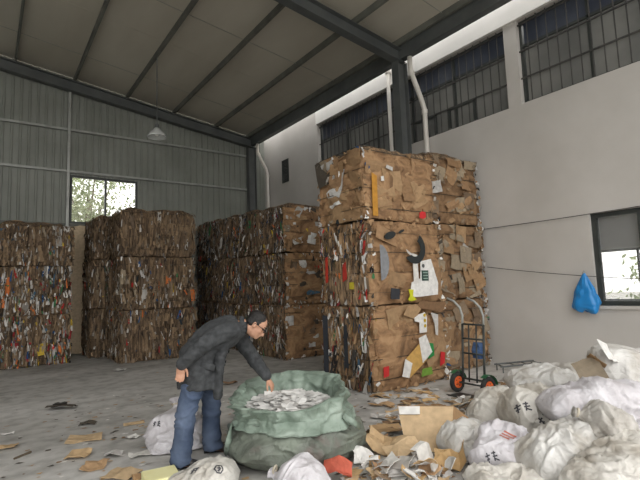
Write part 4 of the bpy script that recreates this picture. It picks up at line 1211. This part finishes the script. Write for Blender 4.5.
left_bits = [
    (85, 439, 0.34, 0.16, K[2], 'long torn brown cardboard strip on the floor left of the man', 0.35),
    (78, 457, 0.20, 0.12, K[0], 'small brown cardboard scrap near the left front of the floor', 0.1),
    (95, 467, 0.20, 0.13, K[4], 'oval brown cardboard scrap below the torn strip', 0.2),
    (122, 475, 0.26, 0.14, K[2], 'brown cardboard piece cut by the bottom edge of the picture', -0.2),
    (143, 478, 0.16, 0.12, K[3], 'dark brown cardboard piece beside the yellow foam block', 0.4),
    (8, 448, 0.16, 0.10, K[0], 'small brown scrap at the left edge of the picture', 0.3),
    (113, 456, 0.14, 0.08, WHITE[1], 'white paper flake left of the sack behind the man', 0.0),
    (142, 455, 0.22, 0.10, WHITE[0], 'white paper sheet on the floor just left of the tied sack', 0.5),
    (133, 438, 0.12, 0.07, WHITE[2], 'tiny white paper flake on the grey floor', 0.9),
    (62, 409, 0.36, 0.12, DARK[3], 'flat dark dirt crust on the floor in front of the left stack', 0.1),
    (60, 406, 0.16, 0.14, DARK[1], 'dark crumpled rag on the floor in front of the left stack', 0.4),
    (88, 424, 0.18, 0.08, DARK[3], 'small dark scrap in the middle of the left floor', 0.2),
    (134, 424, 0.22, 0.06, K[2], 'thin tan strip on the floor near the back of the man', 0.5),
    (8, 434, 0.12, 0.05, WHITE[1], 'small white flake near the left picture edge', 0.5),
    (120, 371, 0.20, 0.10, WHITE[1], 'white flake on the floor before the wide brown stack', 0.0),
    (250, 391, 0.30, 0.10, K[3], 'brown strip on the floor between the man and the bale row', 0.3),
    (230, 384, 0.20, 0.14, K[7], 'dark red brown strip on the floor behind the man', 0.0),
]
for i, (px, py, w, h, c, lb, yw) in enumerate(left_bits):
    flat_piece('floor_scrap', px, py, w, h * 1.6, c, lb, 'scrap', 300 + i, 0.004, yw, (0, 0), 0.012, group='scraps on the left floor')
st = on_z(14, 460, 0.0); en = on_z(31, 453, 0.0)
tag(obj('stick', tube([st + UP * 0.012, en + UP * 0.012], 0.010, 6), BARK), 'thin dark stick lying on the floor at the left', 'stick')

# yellow foam block and red sheet near the bottom edge
yb = at_depth(161, 474, 3.66)
rgY = np.random.default_rng(4)
v, f = box(-0.13, -0.13, 0, 0.13, 0.13, 0.10)
fo = obj('foam_block', (v, f), noisy('pale_yellow_foam', S(232, 226, 168), S(240, 236, 186), 5, 0.9, 0.2, 60), None, loc=(yb.x, yb.y, 0.0), rot=(0, 0, math.atan2(RIGHT.y, RIGHT.x) + 0.5))
bv = fo.modifiers.new('bevel', 'BEVEL'); bv.width = 0.012; bv.segments = 2
tag(fo, 'pale yellow foam block beside the hexagon printed sack', 'block')
flat_piece('plastic_sheet', 338, 477, 0.22, 0.12, S(196, 96, 74), 'orange red plastic sheet in front of the green bag', 'sheet', 411, 0.03, -0.15, (0.1, 0.05), 0.02)

# open carton and larger boards in the middle heap
def carton():
    c = on_z(424, 447, 0.0)
    o = thing('cardboard_box', 'large opened tan carton with a white strip lying in the litter', 'box', c, math.atan2(RIGHT.y, RIGHT.x) - 0.25); o.scale = (1.2, 1.2, 1.35)
    def pan(name, pts, col, label=None):
        a, b_, c_, d_ = [Vector(p) for p in pts]
        n = (b_ - a).cross(d_ - a).normalized() * 0.006
        V = [a, b_, c_, d_, a - n, b_ - n, c_ - n, d_ - n]
        Fc = [(0, 1, 2, 3), (7, 6, 5, 4), (0, 4, 5, 1), (1, 5, 6, 2), (2, 6, 7, 3), (3, 7, 4, 0)]
        q = obj(name, (V, Fc), M['tint'], o, cols=[col] * 6)
        if label: q['label'] = label
    pan('front_panel', [(-.13, -.10, .02), (.20, -.14, .0), (.24, .10, .26), (-.20, .10, .25)], K[2])
    pan('side_panel', [(.20, -.14, .0), (.38, .06, .0), (.38, .20, .14), (.24, .10, .26)], K[3])
    pan('bottom_panel', [(-.18, -.02, .004), (.20, -.12, .004), (.40, .20, .004), (-.14, .32, .004)], K[1])
    pan('back_panel', [(-.20, .10, .25), (.24, .10, .26), (.26, .30, .05), (-.16, .34, .02)], K[5])
    pan('white_strip', [(-.19, .088, .245), (-.02, .088, .25), (-.02, .045, .205), (-.18, .045, .20)], WHITE[2], 'white paper strip')
carton()
big = [(388, 432, 0.34, 0.22, K[1], 'flat brown cardboard sheet left of the opened carton', 0.02, 0.2, (0.15, 0.0), 0.015),
       (383, 452, 0.28, 0.24, K[0], 'curled brown carton piece in front of the green bag side', 0.05, -0.4, (0.5, 0.25), 0.05),
       (404, 462, 0.30, 0.22, K[2], 'bent tan carton piece in the middle of the litter', 0.05, 0.5, (0.35, -0.2), 0.04),
       (362, 463, 0.20, 0.16, WHITE[2], 'crumpled white paper next to the green bag', 0.02, 0.4, (0.4, 0.2), 0.035),
       (428, 470, 0.24, 0.16, WHITE[0], 'white folded paper in front of the opened carton', 0.03, 0.8, (0.3, 0.1), 0.03),
       (452, 468, 0.26, 0.20, K[6], 'tan carton piece beside the lilac sack', 0.04, -0.3, (0.35, -0.25), 0.03),
       (405, 478, 0.28, 0.12, WHITE[1], 'pale grey paper at the bottom edge below the litter', 0.02, 0.1, (0.1, 0.1), 0.02),
       (447, 430, 0.16, 0.24, WHITE[2], 'white card leaning on the thin white bag', 0.02, 0.5, (0.9, 0.2), 0.01),
       (374, 444, 0.18, 0.12, K[5], 'dark brown crumpled scrap beside the curled carton piece', 0.10, 0.2, (0.4, 0.4), 0.04)]
for i, (px, py, w, h, c, lb, z, yw, tl, cr) in enumerate(big):
    flat_piece('carton_piece' if c in K else 'paper_sheet', px, py, w, h, c, lb, 'cardboard' if c in K else 'paper', 500 + i, z * 0 + 0.004, yw, tl, cr)
# boards at the mouth of the upright sack
def board_at(px, py, dep, w, h, col, label, yaw, tilt, seed, name='cardboard_sheet'):
    rg = np.random.default_rng(seed)
    p = at_depth(px, py, dep)
    R = Matrix((RIGHT, AWAY, UP)).transposed().to_4x4() @ Matrix.Rotation(yaw, 4, 'Z') @ Matrix.Rotation(tilt[0], 4, 'X') @ Matrix.Rotation(tilt[1], 4, 'Y')
    vf = xf(sheet(w, h, rg, 5, 4, 0.008, 0.006, 0.15), R)
    o = obj(name, vf, M['tint'], None, cols=[col] * len(vf[1]), loc=p)
    return tag(o, label, 'cardboard')
board_at(608, 351, 4.15, 0.26, 0.19, WHITE[2], 'white board sticking up from the upright sack', 0.3, (1.0, 0.5), 61)
board_at(630, 354, 4.3, 0.17, 0.10, WHITE[1], 'small white card at the top of the upright sack', -0.4, (0.9, -0.2), 62)
board_at(590, 371, 4.2, 0.22, 0.24, GREYB[0], 'grey carton flap left of the upright sack', 0.2, (0.9, -0.6), 63)
board_at(596, 362, 4.25, 0.16, 0.16, K[3], 'small brown carton wedged beside the upright sack', 0.9, (0.7, 0.5), 64)
board_at(638, 366, 4.7, 0.34, 0.26, K[2], 'brown carton board at the right edge behind the upright sack', -0.3, (0.9, -0.6), 65)

# scraps of the middle litter: built one by one, alike ones share a label
rgl = np.random.default_rng(909)
cnt = {'a': 0}
BLOCK = []
def block(o):
    pts = []
    for c in [o] + list(o.children):
        if c.type == 'MESH':
            m = Matrix.Translation(o.location) @ Matrix.Rotation(o.rotation_euler.z, 4, 'Z') @ Matrix.Diagonal((*o.scale, 1)) if c is not o else Matrix.Translation(o.location)
            pts += [m @ Vector(q) for q in c.bound_box]
    BLOCK.append((min(q.x for q in pts), max(q.x for q in pts), min(q.y for q in pts), max(q.y for q in pts)))
bpy.context.view_layer.update()
for o_ in list(COL.objects):
    if o_.parent is None and o_.name.split('.')[0] in ('woven_sack', 'bulk_bag', 'hand_truck', 'cardboard_box', 'metal_rack'): block(o_)
def size_word(w, h):
    a, b_ = max(w, h), min(w, h)
    if a > 2.0 * b_: return 'narrow'
    return 'tiny' if a < 0.09 else ('small' if a < 0.13 else 'broad')
def tone_word(c, white):
    l = (c[0] + c[1] + c[2]) / 3
    if white: return 'bright white' if l > 0.70 else ('off-white' if l > 0.52 else 'grey-white')
    return 'pale tan' if l > 0.38 else ('tan' if l > 0.25 else 'brown')
def scatter(n, poly, szs, heap, place, group, seed0):
    k = 0; tries = 0
    while k < n:
        px = rgl.uniform(poly[0], poly[1]); py = rgl.uniform(poly[2], poly[3])
        tries += 1
        if tries > 6000: break
        if poly[4](px, py) is False: continue
        g_ = on_z(px, py, 0.0)
        if any(b[0] - 0.05 < g_.x < b[1] + 0.05 and b[2] - 0.05 < g_.y < b[3] + 0.05 for b in BLOCK): continue
        w, h = rgl.uniform(*szs), rgl.uniform(szs[0], szs[1] * 0.8)
        white = rgl.random() < 0.45
        c = jitter(WHITE[rgl.integers(4)] if white else (K + GREYB)[rgl.integers(len(K) + 3)], rgl, 0.12)
        hz = heap(px, py) * rgl.random()
        p = on_z(px, py, hz)
        tl = rgl.normal(size=2) * (0.28 if heap(px, py) > 0.03 else 0.06)
        flat_piece('paper_scrap' if white else 'cardboard_scrap', px, py, w, h, c, '%s %s %s scrap %s' % (size_word(w, h), tone_word(c, white), 'paper' if white else 'cardboard', place(px, py)), 'scrap', seed0 + k, hz + 0.004, rgl.uniform(0, 6.28), tl, 0.012 if heap(px, py) > 0.03 else 0.006, group=group + (' paper' if white else ' card'), nu=4, nv=3)
        k += 1
mid = lambda px, py: not (px < 372 and py < 440) and not (px > 470 and py > 455) and (py > 408 + abs(px - 430) * 0.12)
heapf = lambda px, py: 0.13 * math.exp(-((px - 410) / 55) ** 2 - ((py - 458) / 20) ** 2)
scatter(105, (345, 485, 405, 482, mid), (0.05, 0.18), heapf, lambda px, py: ('beside the green bag' if px < 385 else 'in the litter before the opened carton' if px < 432 else 'left of the lilac printed sack') if py > 440 else ('behind the opened carton' if px > 400 else 'between green bag and opened carton'), 'litter heap', 2000)
near = lambda px, py: py > 390 - (px - 370) * 0.10 + 4 and not (px > 478 and py > 392)
scatter(60, (372, 520, 376, 408, near), (0.06, 0.20), lambda a, b: 0.0, lambda px, py: 'at the foot of the tall stack' if px < 430 else ('left of the hand truck wheels' if px < 462 else 'around the hand truck wheels'), 'litter by the hand truck', 3000)
heap2 = lambda px, py: not (px < 455) and not (py < 392)
scatter(34, (458, 500, 392, 430, heap2), (0.08, 0.22), lambda a, b: 0.04, lambda px, py: 'between hand truck and beige sack' if py < 410 else 'beside the thin white bag', 'litter by the beige sack', 4000)

# dust and crumbs nobody could count
V = []; Fc = []; C = []
rgd = np.random.default_rng(31)
def crumbs(n, x0, x1, y0, y1, s0, s1):
    for i in range(n):
        px, py = rgd.uniform(x0, x1), y0 + (y1 - y0) * rgd.random()
        p = on_z(px, py, 0.0)
        if p.y > 12 or p.x > WX - 0.1: continue
        s = rgd.uniform(s0, s1); a = rgd.uniform(0, 6.28); k = len(V)
        for q in range(4):
            r = s * rgd.uniform(0.5, 1.0)
            V.append((p.x + r * math.cos(a + q * PI / 2), p.y + 0.6 * r * math.sin(a + q * PI / 2), 0.003 + rgd.uniform(0, 0.006)))
        Fc.append((k, k + 1, k + 2, k + 3)); u = rgd.random()
        C.append(jitter(K[rgd.integers(8)] if u < 0.45 else (DARK[3] if u < 0.65 else WHITE[rgd.integers(4)]), rgd, 0.2))
crumbs(260, 0, 340, 365, 480, 0.01, 0.05)
crumbs(900, 330, 560, 376, 480, 0.01, 0.05)
crumbs(240, 60, 300, 395, 445, 0.01, 0.06)
tag(obj('floor_crumbs', (V, Fc), M['tint'], None, cols=C), 'small paper and cardboard crumbs strewn over the concrete floor', 'litter', kind='stuff')

# ------------------------------------------------------------------ the stooping man
def solid(name, parts, voxel, smooth=6, parent=None, mat=None, bumps=None, factor=0.5):
    """join closed shapes into one continuous skin"""
    V, Fc = join(*parts)
    me = bpy.data.meshes.new('tmp'); me.from_pydata([tuple(v) for v in V], [], Fc)
    bm = bmesh.new(); bm.from_mesh(me); bmesh.ops.recalc_face_normals(bm, faces=bm.faces); bm.to_mesh(me); bm.free()
    t = bpy.data.objects.new('tmp', me); COL.objects.link(t)
    r = t.modifiers.new('r', 'REMESH'); r.mode = 'VOXEL'; r.voxel_size = voxel; r.use_smooth_shade = True
    s = t.modifiers.new('s', 'SMOOTH'); s.factor = factor; s.iterations = smooth
    dg = bpy.context.evaluated_depsgraph_get()
    me2 = bpy.data.meshes.new_from_object(t.evaluated_get(dg))
    bpy.data.objects.remove(t)
    me2.name = name
    if bumps is not None:
        n = len(me2.vertices)
        co = np.zeros(n * 3); me2.vertices.foreach_get('co', co); co = co.reshape(-1, 3)
        no = np.zeros(n * 3); me2.vertices.foreach_get('normal', no); no = no.reshape(-1, 3)
        co = co + no * bumps(co)[:, None]
        me2.vertices.foreach_set('co', co.ravel())
    me2.materials.clear()
    if mat: me2.materials.append(mat)
    me2.polygons.foreach_set('use_smooth', [True] * len(me2.polygons)); me2.update()
    o = bpy.data.objects.new(name, me2); COL.objects.link(o)
    if parent is not None: o.parent = parent
    return o
def limb(path, rad, n=14):
    out = [loft(path, rad, n=n)]
    for p, r in zip(path, rad): out.append(ball(p, r * 0.995, nu=12, nv=8))
    return join(*out)

M['skin'] = noisy('skin', S(184, 138, 112), S(198, 152, 126), 14, 0.55, 0.05, 60)
M['coat'] = noisy('charcoal_wool_coat', S(50, 52, 54), S(70, 72, 74), 22, 0.9, 0.25, 160, dist=0.004)
M['jeans'] = noisy('blue_denim', S(58, 72, 96), S(96, 110, 134), 4.5, 0.85, 0.2, 140, dist=0.004)
M['hair'] = noisy('black_hair', S(22, 20, 20), S(38, 35, 34), 40, 0.5, 0.5, 90, stretch=(1, 3, 1))
M['shoe'] = noisy('dark_shoe_leather', S(50, 48, 48), S(72, 70, 70), 9, 0.5, 0.05)
M['black'] = noisy('black_plastic', S(22, 22, 24), S(34, 34, 36), 9, 0.4, 0.0)

v3 = Vector
def build_man():
    base = on_z(199, 462, 0.0)
    vd = v3((base.x, base.y, 0)).normalized()
    U = v3((vd.y, -vd.x, 0)); A_ = vd                       # picture right / away, both level at the man
    rotz = math.atan2(U.y, U.x)
    hd = v3((0.535, -0.01, 1.175))                          # head centre
    cdn = v3((0.66, 0.0, 0.75)).normalized()                # chin to crown
    fdn = v3((0.74, -0.20, -0.64)); fdn = (fdn - cdn * fdn.dot(cdn)).normalized()   # where the face looks
    sdn = cdn.cross(fdn).normalized()                       # his left
    HB = (fdn, sdn, cdn)
    def hp(f, s, c): return hd + fdn * f + sdn * s + cdn * c
    sk = []
    # torso, neck
    sk.append(loft([(0.0, 0, 0.86), (0.04, 0, 0.96), (0.14, 0, 1.06), (0.26, 0, 1.14), (0.35, 0, 1.17)], [0.15, 0.16, 0.155, 0.17, 0.10], [0.10, 0.11, 0.11, 0.12, 0.08], axis=(0, 1, 0)))
    sk.append(limb([v3((0.34, 0, 1.165)), v3((0.42, 0, 1.18)), hp(-0.03, 0, -0.06)], [0.062, 0.058, 0.055]))
    # skull, jaw, nose, brow, ears, lips
    sk.append(ball(hp(-0.012, 0, 0.028), 0.096, 0.077, 0.088, basis=HB, nu=24, nv=16))
    sk.append(ball(hp(0.022, 0, -0.035), 0.068, 0.060, 0.082, basis=HB, nu=24, nv=16))
    sk.append(ball(hp(0.060, 0, -0.088), 0.026, 0.030, 0.022, basis=HB))
    sk.append(loft([hp(0.076, 0, 0.012), hp(0.097, 0, -0.020), hp(0.106, 0, -0.036), hp(0.082, 0, -0.046)], [0.009, 0.012, 0.016, 0.012]))
    for s in (-1, 1):
        sk.append(ball(hp(0.072, s * 0.030, 0.020), 0.014, 0.026, 0.010, basis=HB))
        sk.append(ball(hp(0.060, s * 0.038, -0.030), 0.022, 0.022, 0.022, basis=HB))
        sk.append(ball(hp(-0.012, s * 0.078, -0.012), 0.020, 0.010, 0.032, basis=HB))
    sk.append(ball(hp(0.084, 0, -0.062), 0.010, 0.024, 0.006, basis=HB)); sk.append(ball(hp(0.081, 0, -0.073), 0.010, 0.021, 0.006, basis=HB))
    # arms
    rs, re, rw = v3((0.265, -0.185, 1.16)), v3((0.03, -0.255, 1.045)), v3((-0.145, -0.215, 0.89))
    ls, le, lw = v3((0.34, 0.185, 1.12)), v3((0.50, 0.215, 0.875)), v3((0.645, 0.12, 0.655))
    sk.append(limb([rs, re, rw], [0.055, 0.042, 0.030])); sk.append(limb([ls, le, lw], [0.055, 0.042, 0.030]))
    # hands: palm, four unequal bent fingers, thumb from the side of the palm
    def hand(w, d, side, curl, spread=0.9):
        """w wrist, d along the hand, side across towards the thumb"""
        d = d.normalized(); side = (side - d * side.dot(d)).normalized(); nrm = d.cross(side)
        if curl[1] < 0: nrm = -nrm
        c = abs(curl[0])
        sk.append(loft([w - d * 0.02, w + d * 0.02, w + d * 0.06, w + d * 0.092], [0.026, 0.036, 0.041, 0.038], [0.020, 0.018, 0.016, 0.012], axis=side))
        for i, (off, ln) in enumerate(((0.030, 0.072), (0.010, 0.082), (-0.011, 0.076), (-0.030, 0.060))):
            p = w + d * 0.080 + side * off
            a = c * 0.6 + 0.06 * i; q1 = p + (d * math.cos(a) + nrm * math.sin(a) + side * off * spread) * ln * 0.5
            a += c * 0.7; q2 = q1 + (d * math.cos(a) + nrm * math.sin(a)) * ln * 0.32
            a += c * 0.5; q3 = q2 + (d * math.cos(a) + nrm * math.sin(a)) * ln * 0.25
            sk.append(limb([p, q1, q2, q3], [0.0105, 0.0095, 0.0088, 0.0075], 10))
        p = w + d * 0.022 + side * 0.024
        q1 = p + (side * 0.7 + d * 0.6 + nrm * 0.25).normalized() * 0.040
        q2 = q1 + (side * 0.35 + d * 0.85 + nrm * 0.35).normalized() * 0.030
        q3 = q2 + (side * 0.1 + d * 0.9 + nrm * 0.4).normalized() * 0.022
        sk.append(limb([p, q1, q2, q3], [0.014, 0.0115, 0.0105, 0.0085], 10))
    hand(rw, v3((-0.02, 0.03, -1)), v3((1, -0.25, 0)), (0.75, 1))
    hand(lw, v3((0.50, -0.10, -0.86)), v3((-0.5, -0.85, -0.2)), (0.55, 1))
    # legs (inside the jeans)
    rh, rk, ra = v3((0.01, -0.095, 0.87)), v3((-0.105, -0.12, 0.48)), v3((-0.155, -0.10, 0.07))
    lh, lk, la = v3((0.05, 0.095, 0.87)), v3((0.115, 0.17, 0.47)), v3((0.12, 0.22, 0.07))
    sk.append(limb([rh, rk, ra], [0.085, 0.055, 0.036])); sk.append(limb([lh, lk, la], [0.085, 0.055, 0.036]))
    for a in (ra, la):
        sk.append(loft([a + v3((-0.05, 0, -0.03)), a + v3((0.02, 0, -0.035)), a + v3((0.12, 0, -0.048)), a + v3((0.17, 0, -0.052))], [0.030, 0.036, 0.038, 0.022], [0.030, 0.030, 0.016, 0.012], axis=(0, 1, 0)))
    body = solid('person', sk, 0.0055, 4, None, M['skin'])
    body.location = base; body.rotation_euler = (0, 0, rotz)
    tag(body, 'man in dark coat and jeans stooping over the green bag, one hand behind his back', 'person')

    # coat
    ct = []
    tor = [(-0.02, 0, 0.82), (0.0, 0, 0.93), (0.09, 0, 1.04), (0.19, 0, 1.105), (0.285, 0, 1.15), (0.365, 0, 1.175)]
    ct.append(loft(tor, [0.205, 0.205, 0.20, 0.215, 0.215, 0.135], [0.17, 0.165, 0.155, 0.155, 0.145, 0.105], axis=(0, 1, 0), n=24))
    ct.append(loft([(0.0, 0, 0.98), (0.0, 0, 0.86), (0.0, 0, 0.74), (-0.005, 0, 0.655)], [0.20, 0.215, 0.225, 0.23], [0.165, 0.172, 0.178, 0.182], axis=(0, 1, 0), n=24))
    # front panels hanging from the chest
    for s, zz in ((-1, 0.555), (1, 0.57)):
        ct.append(loft([(0.25, s * 0.09, 1.09), (0.19, s * 0.10, 0.92), (0.17, s * 0.10, 0.75), (0.165, s * 0.10, zz)], [0.10, 0.10, 0.095, 0.09], [0.05, 0.05, 0.04, 0.036], axis=(0, 1, 0), n=18))
    # sleeves
    ct.append(limb([rs + v3((0.03, 0.03, 0.0)), rs, rs.lerp(re, 0.5) + v3((0, -0.008, 0.012)), re, re.lerp(rw, 0.55), rw + v3((0.012, 0, 0.012))], [0.085, 0.088, 0.078, 0.070, 0.062, 0.056], 18))
    ct.append(limb([ls + v3((-0.02, -0.03, 0.0)), ls, ls.lerp(le, 0.5), le, le.lerp(lw, 0.55), lw + v3((-0.01, 0, 0.02))], [0.085, 0.086, 0.076, 0.068, 0.060, 0.052], 18))
    # stand collar
    cN = (hp(-0.03, 0, -0.06) - v3((0.34, 0, 1.165))).normalized()
    for k in range(14):
        a = 2 * PI * k / 14
        c0 = v3((0.385, 0, 1.17)); s1 = v3((0, 1, 0)); t1 = cN.cross(s1)
        q = c0 + s1 * (0.085 * math.cos(a)) + t1 * (0.080 * math.sin(a))
        ct.append(ball(q, 0.024, nu=8, nv=6)); 
        if abs(math.cos(a)) < 0.999: ct.append(ball(q + cN * 0.028 * (1 if math.sin(a) < 0.6 else 0.3), 0.018, nu=8, nv=6))
    def folds(co):
        warp = np.stack([vn(co * 7, k) for k in range(3)], 1) * 0.06
        f = np.maximum(0, ridge((co + warp) * [9, 9, 16], 3)) ** 1.5 * 0.011 + ridge((co + warp) * [26, 26, 30], 4) * 0.0022
        return f - 0.003
    coat = solid('coat', ct, 0.009, 5, body, M['coat'], folds)
    # buttons, placket edge and side pocket
    for (p, n) in (((0.300, -0.045, 1.045), None), ((0.262, -0.07, 0.96), None), ((0.232, -0.07, 0.87), None)):
        obj('button', cyl(v3(p) - v3((0.004, 0, 0)), v3(p) + v3((0.012, -0.004, -0.004)), 0.012, n=10), M['black'], coat)
    obj('placket', loft([(0.325, -0.015, 1.085), (0.272, -0.02, 0.99), (0.235, -0.02, 0.88), (0.215, -0.02, 0.74), (0.206, -0.02, 0.57)], 0.022, 0.006, axis=(0, 1, 0), n=8), M['coat'], coat, smooth=True)
    obj('pocket_flap', loft([(0.02, -0.212, 0.87), (0.14, -0.205, 0.84)], 0.004, 0.030, axis=(0, 1, 0), n=8), M['coat'], coat, smooth=True)
    obj('jumper_collar', loft([v3((0.395, 0, 1.165)) - cN * 0.01, v3((0.395, 0, 1.165)) + cN * 0.05], 0.070, 0.066, axis=(0, 1, 0), n=20), M['black'], body, smooth=True)

    # jeans
    jn = [loft([(0.0, 0, 0.99), (0.02, 0, 0.90), (0.035, 0, 0.80)], [0.165, 0.18, 0.17], [0.12, 0.13, 0.11], axis=(0, 1, 0), n=20)]
    jn.append(loft([rh, rh.lerp(rk, 0.5), rk, rk.lerp(ra, 0.5), ra + v3((0.0, 0, 0.03)), ra + v3((0.008, 0, -0.040))], [0.105, 0.095, 0.08, 0.076, 0.08, 0.086], [0.110, 0.100, 0.086, 0.083, 0.088, 0.096], axis=(0, 1, 0), n=20))
    jn.append(loft([lh, lh.lerp(lk, 0.5), lk, lk.lerp(la, 0.5), la + v3((0.0, 0, 0.03)), la + v3((0.008, 0, -0.035))], [0.105, 0.095, 0.08, 0.076, 0.08, 0.086], [0.110, 0.100, 0.086, 0.083, 0.088, 0.096], axis=(0, 1, 0), n=20))
    def jfolds(co):
        warp = np.stack([vn(co * 6, k + 9) for k in range(3)], 1) * 0.07
        return np.maximum(0, ridge((co + warp) * [8, 8, 17], 13)) ** 1.6 * 0.013 - 0.004 + ridge((co + warp) * [22, 22, 30], 14) * 0.002
    jeans = solid('jeans', jn, 0.009, 4, body, M['jeans'], jfolds)
    # shoes
    for a in (ra, la):
        upx = loft([a + v3((-0.075, 0, -0.035)), a + v3((-0.03, 0, -0.020)), a + v3((0.05, 0, -0.022)), a + v3((0.13, 0, -0.040)), a + v3((0.19, 0, -0.050))], [0.034, 0.044, 0.048, 0.050, 0.030], [0.030, 0.040, 0.036, 0.022, 0.014], axis=(0, 1, 0), n=16)
        sh = solid('shoe', [upx], 0.007, 3, body, M['shoe'])
        z0 = 0.001 - 0.0
        obj('sole', loft([a + v3((-0.075, 0, -0.060)), a + v3((0.05, 0, -0.060)), a + v3((0.17, 0, -0.060)), a + v3((0.20, 0, -0.060))], [0.036, 0.046, 0.046, 0.026], [0.009, 0.009, 0.009, 0.009], axis=(0, 1, 0), n=14), M['black'], sh)
    # hair: thick on crown and sides, high forehead
    hr = [ball(hp(-0.028, 0, 0.048), 0.092, 0.086, 0.080, basis=HB, nu=24, nv=16), ball(hp(-0.060, 0, 0.0), 0.058, 0.078, 0.066, basis=HB, nu=20, nv=12)]
    for s in (-1, 1): hr.append(ball(hp(-0.010, s * 0.066, 0.020), 0.034, 0.018, 0.034, basis=HB))
    solid('hair', hr, 0.007, 3, body, M['hair'], lambda co: ridge(co * [60, 60, 60], 2) * 0.004 - 0.001)
    # eyebrows, eyes, glasses
    for s in (-1, 1):
        obj('eyebrow', loft([hp(0.088, s * 0.014, 0.026), hp(0.086, s * 0.032, 0.031), hp(0.074, s * 0.048, 0.025)], 0.005, 0.004, n=6), M['hair'], body)
        obj('eye', ball(hp(0.077, s * 0.031, 0.003), 0.010, 0.013, 0.007, basis=HB, nu=10, nv=8), M['black'], body)
    gl = obj('glasses', join(tube([hp(0.104, -0.012, 0.006), hp(0.107, 0, 0.009), hp(0.104, 0.012, 0.006)], 0.003, 6),
             *[tube([hp(0.098, s * 0.056, 0.008), hp(0.06, s * 0.080, 0.006), hp(-0.012, s * 0.086, 0.004), hp(-0.024, s * 0.084, -0.012)], 0.0032, 6) for s in (-1, 1)],
             *[tube([hp(0.101 - 0.004 * abs(math.cos(t) + 1) , s * (0.034 + 0.022 * math.cos(t)), 0.0 + 0.015 * math.sin(t)) for t in np.linspace(0, 2 * PI, 17)], 0.0034, 6) for s in (-1, 1)]), M['black'], body)
    return body
build_man()
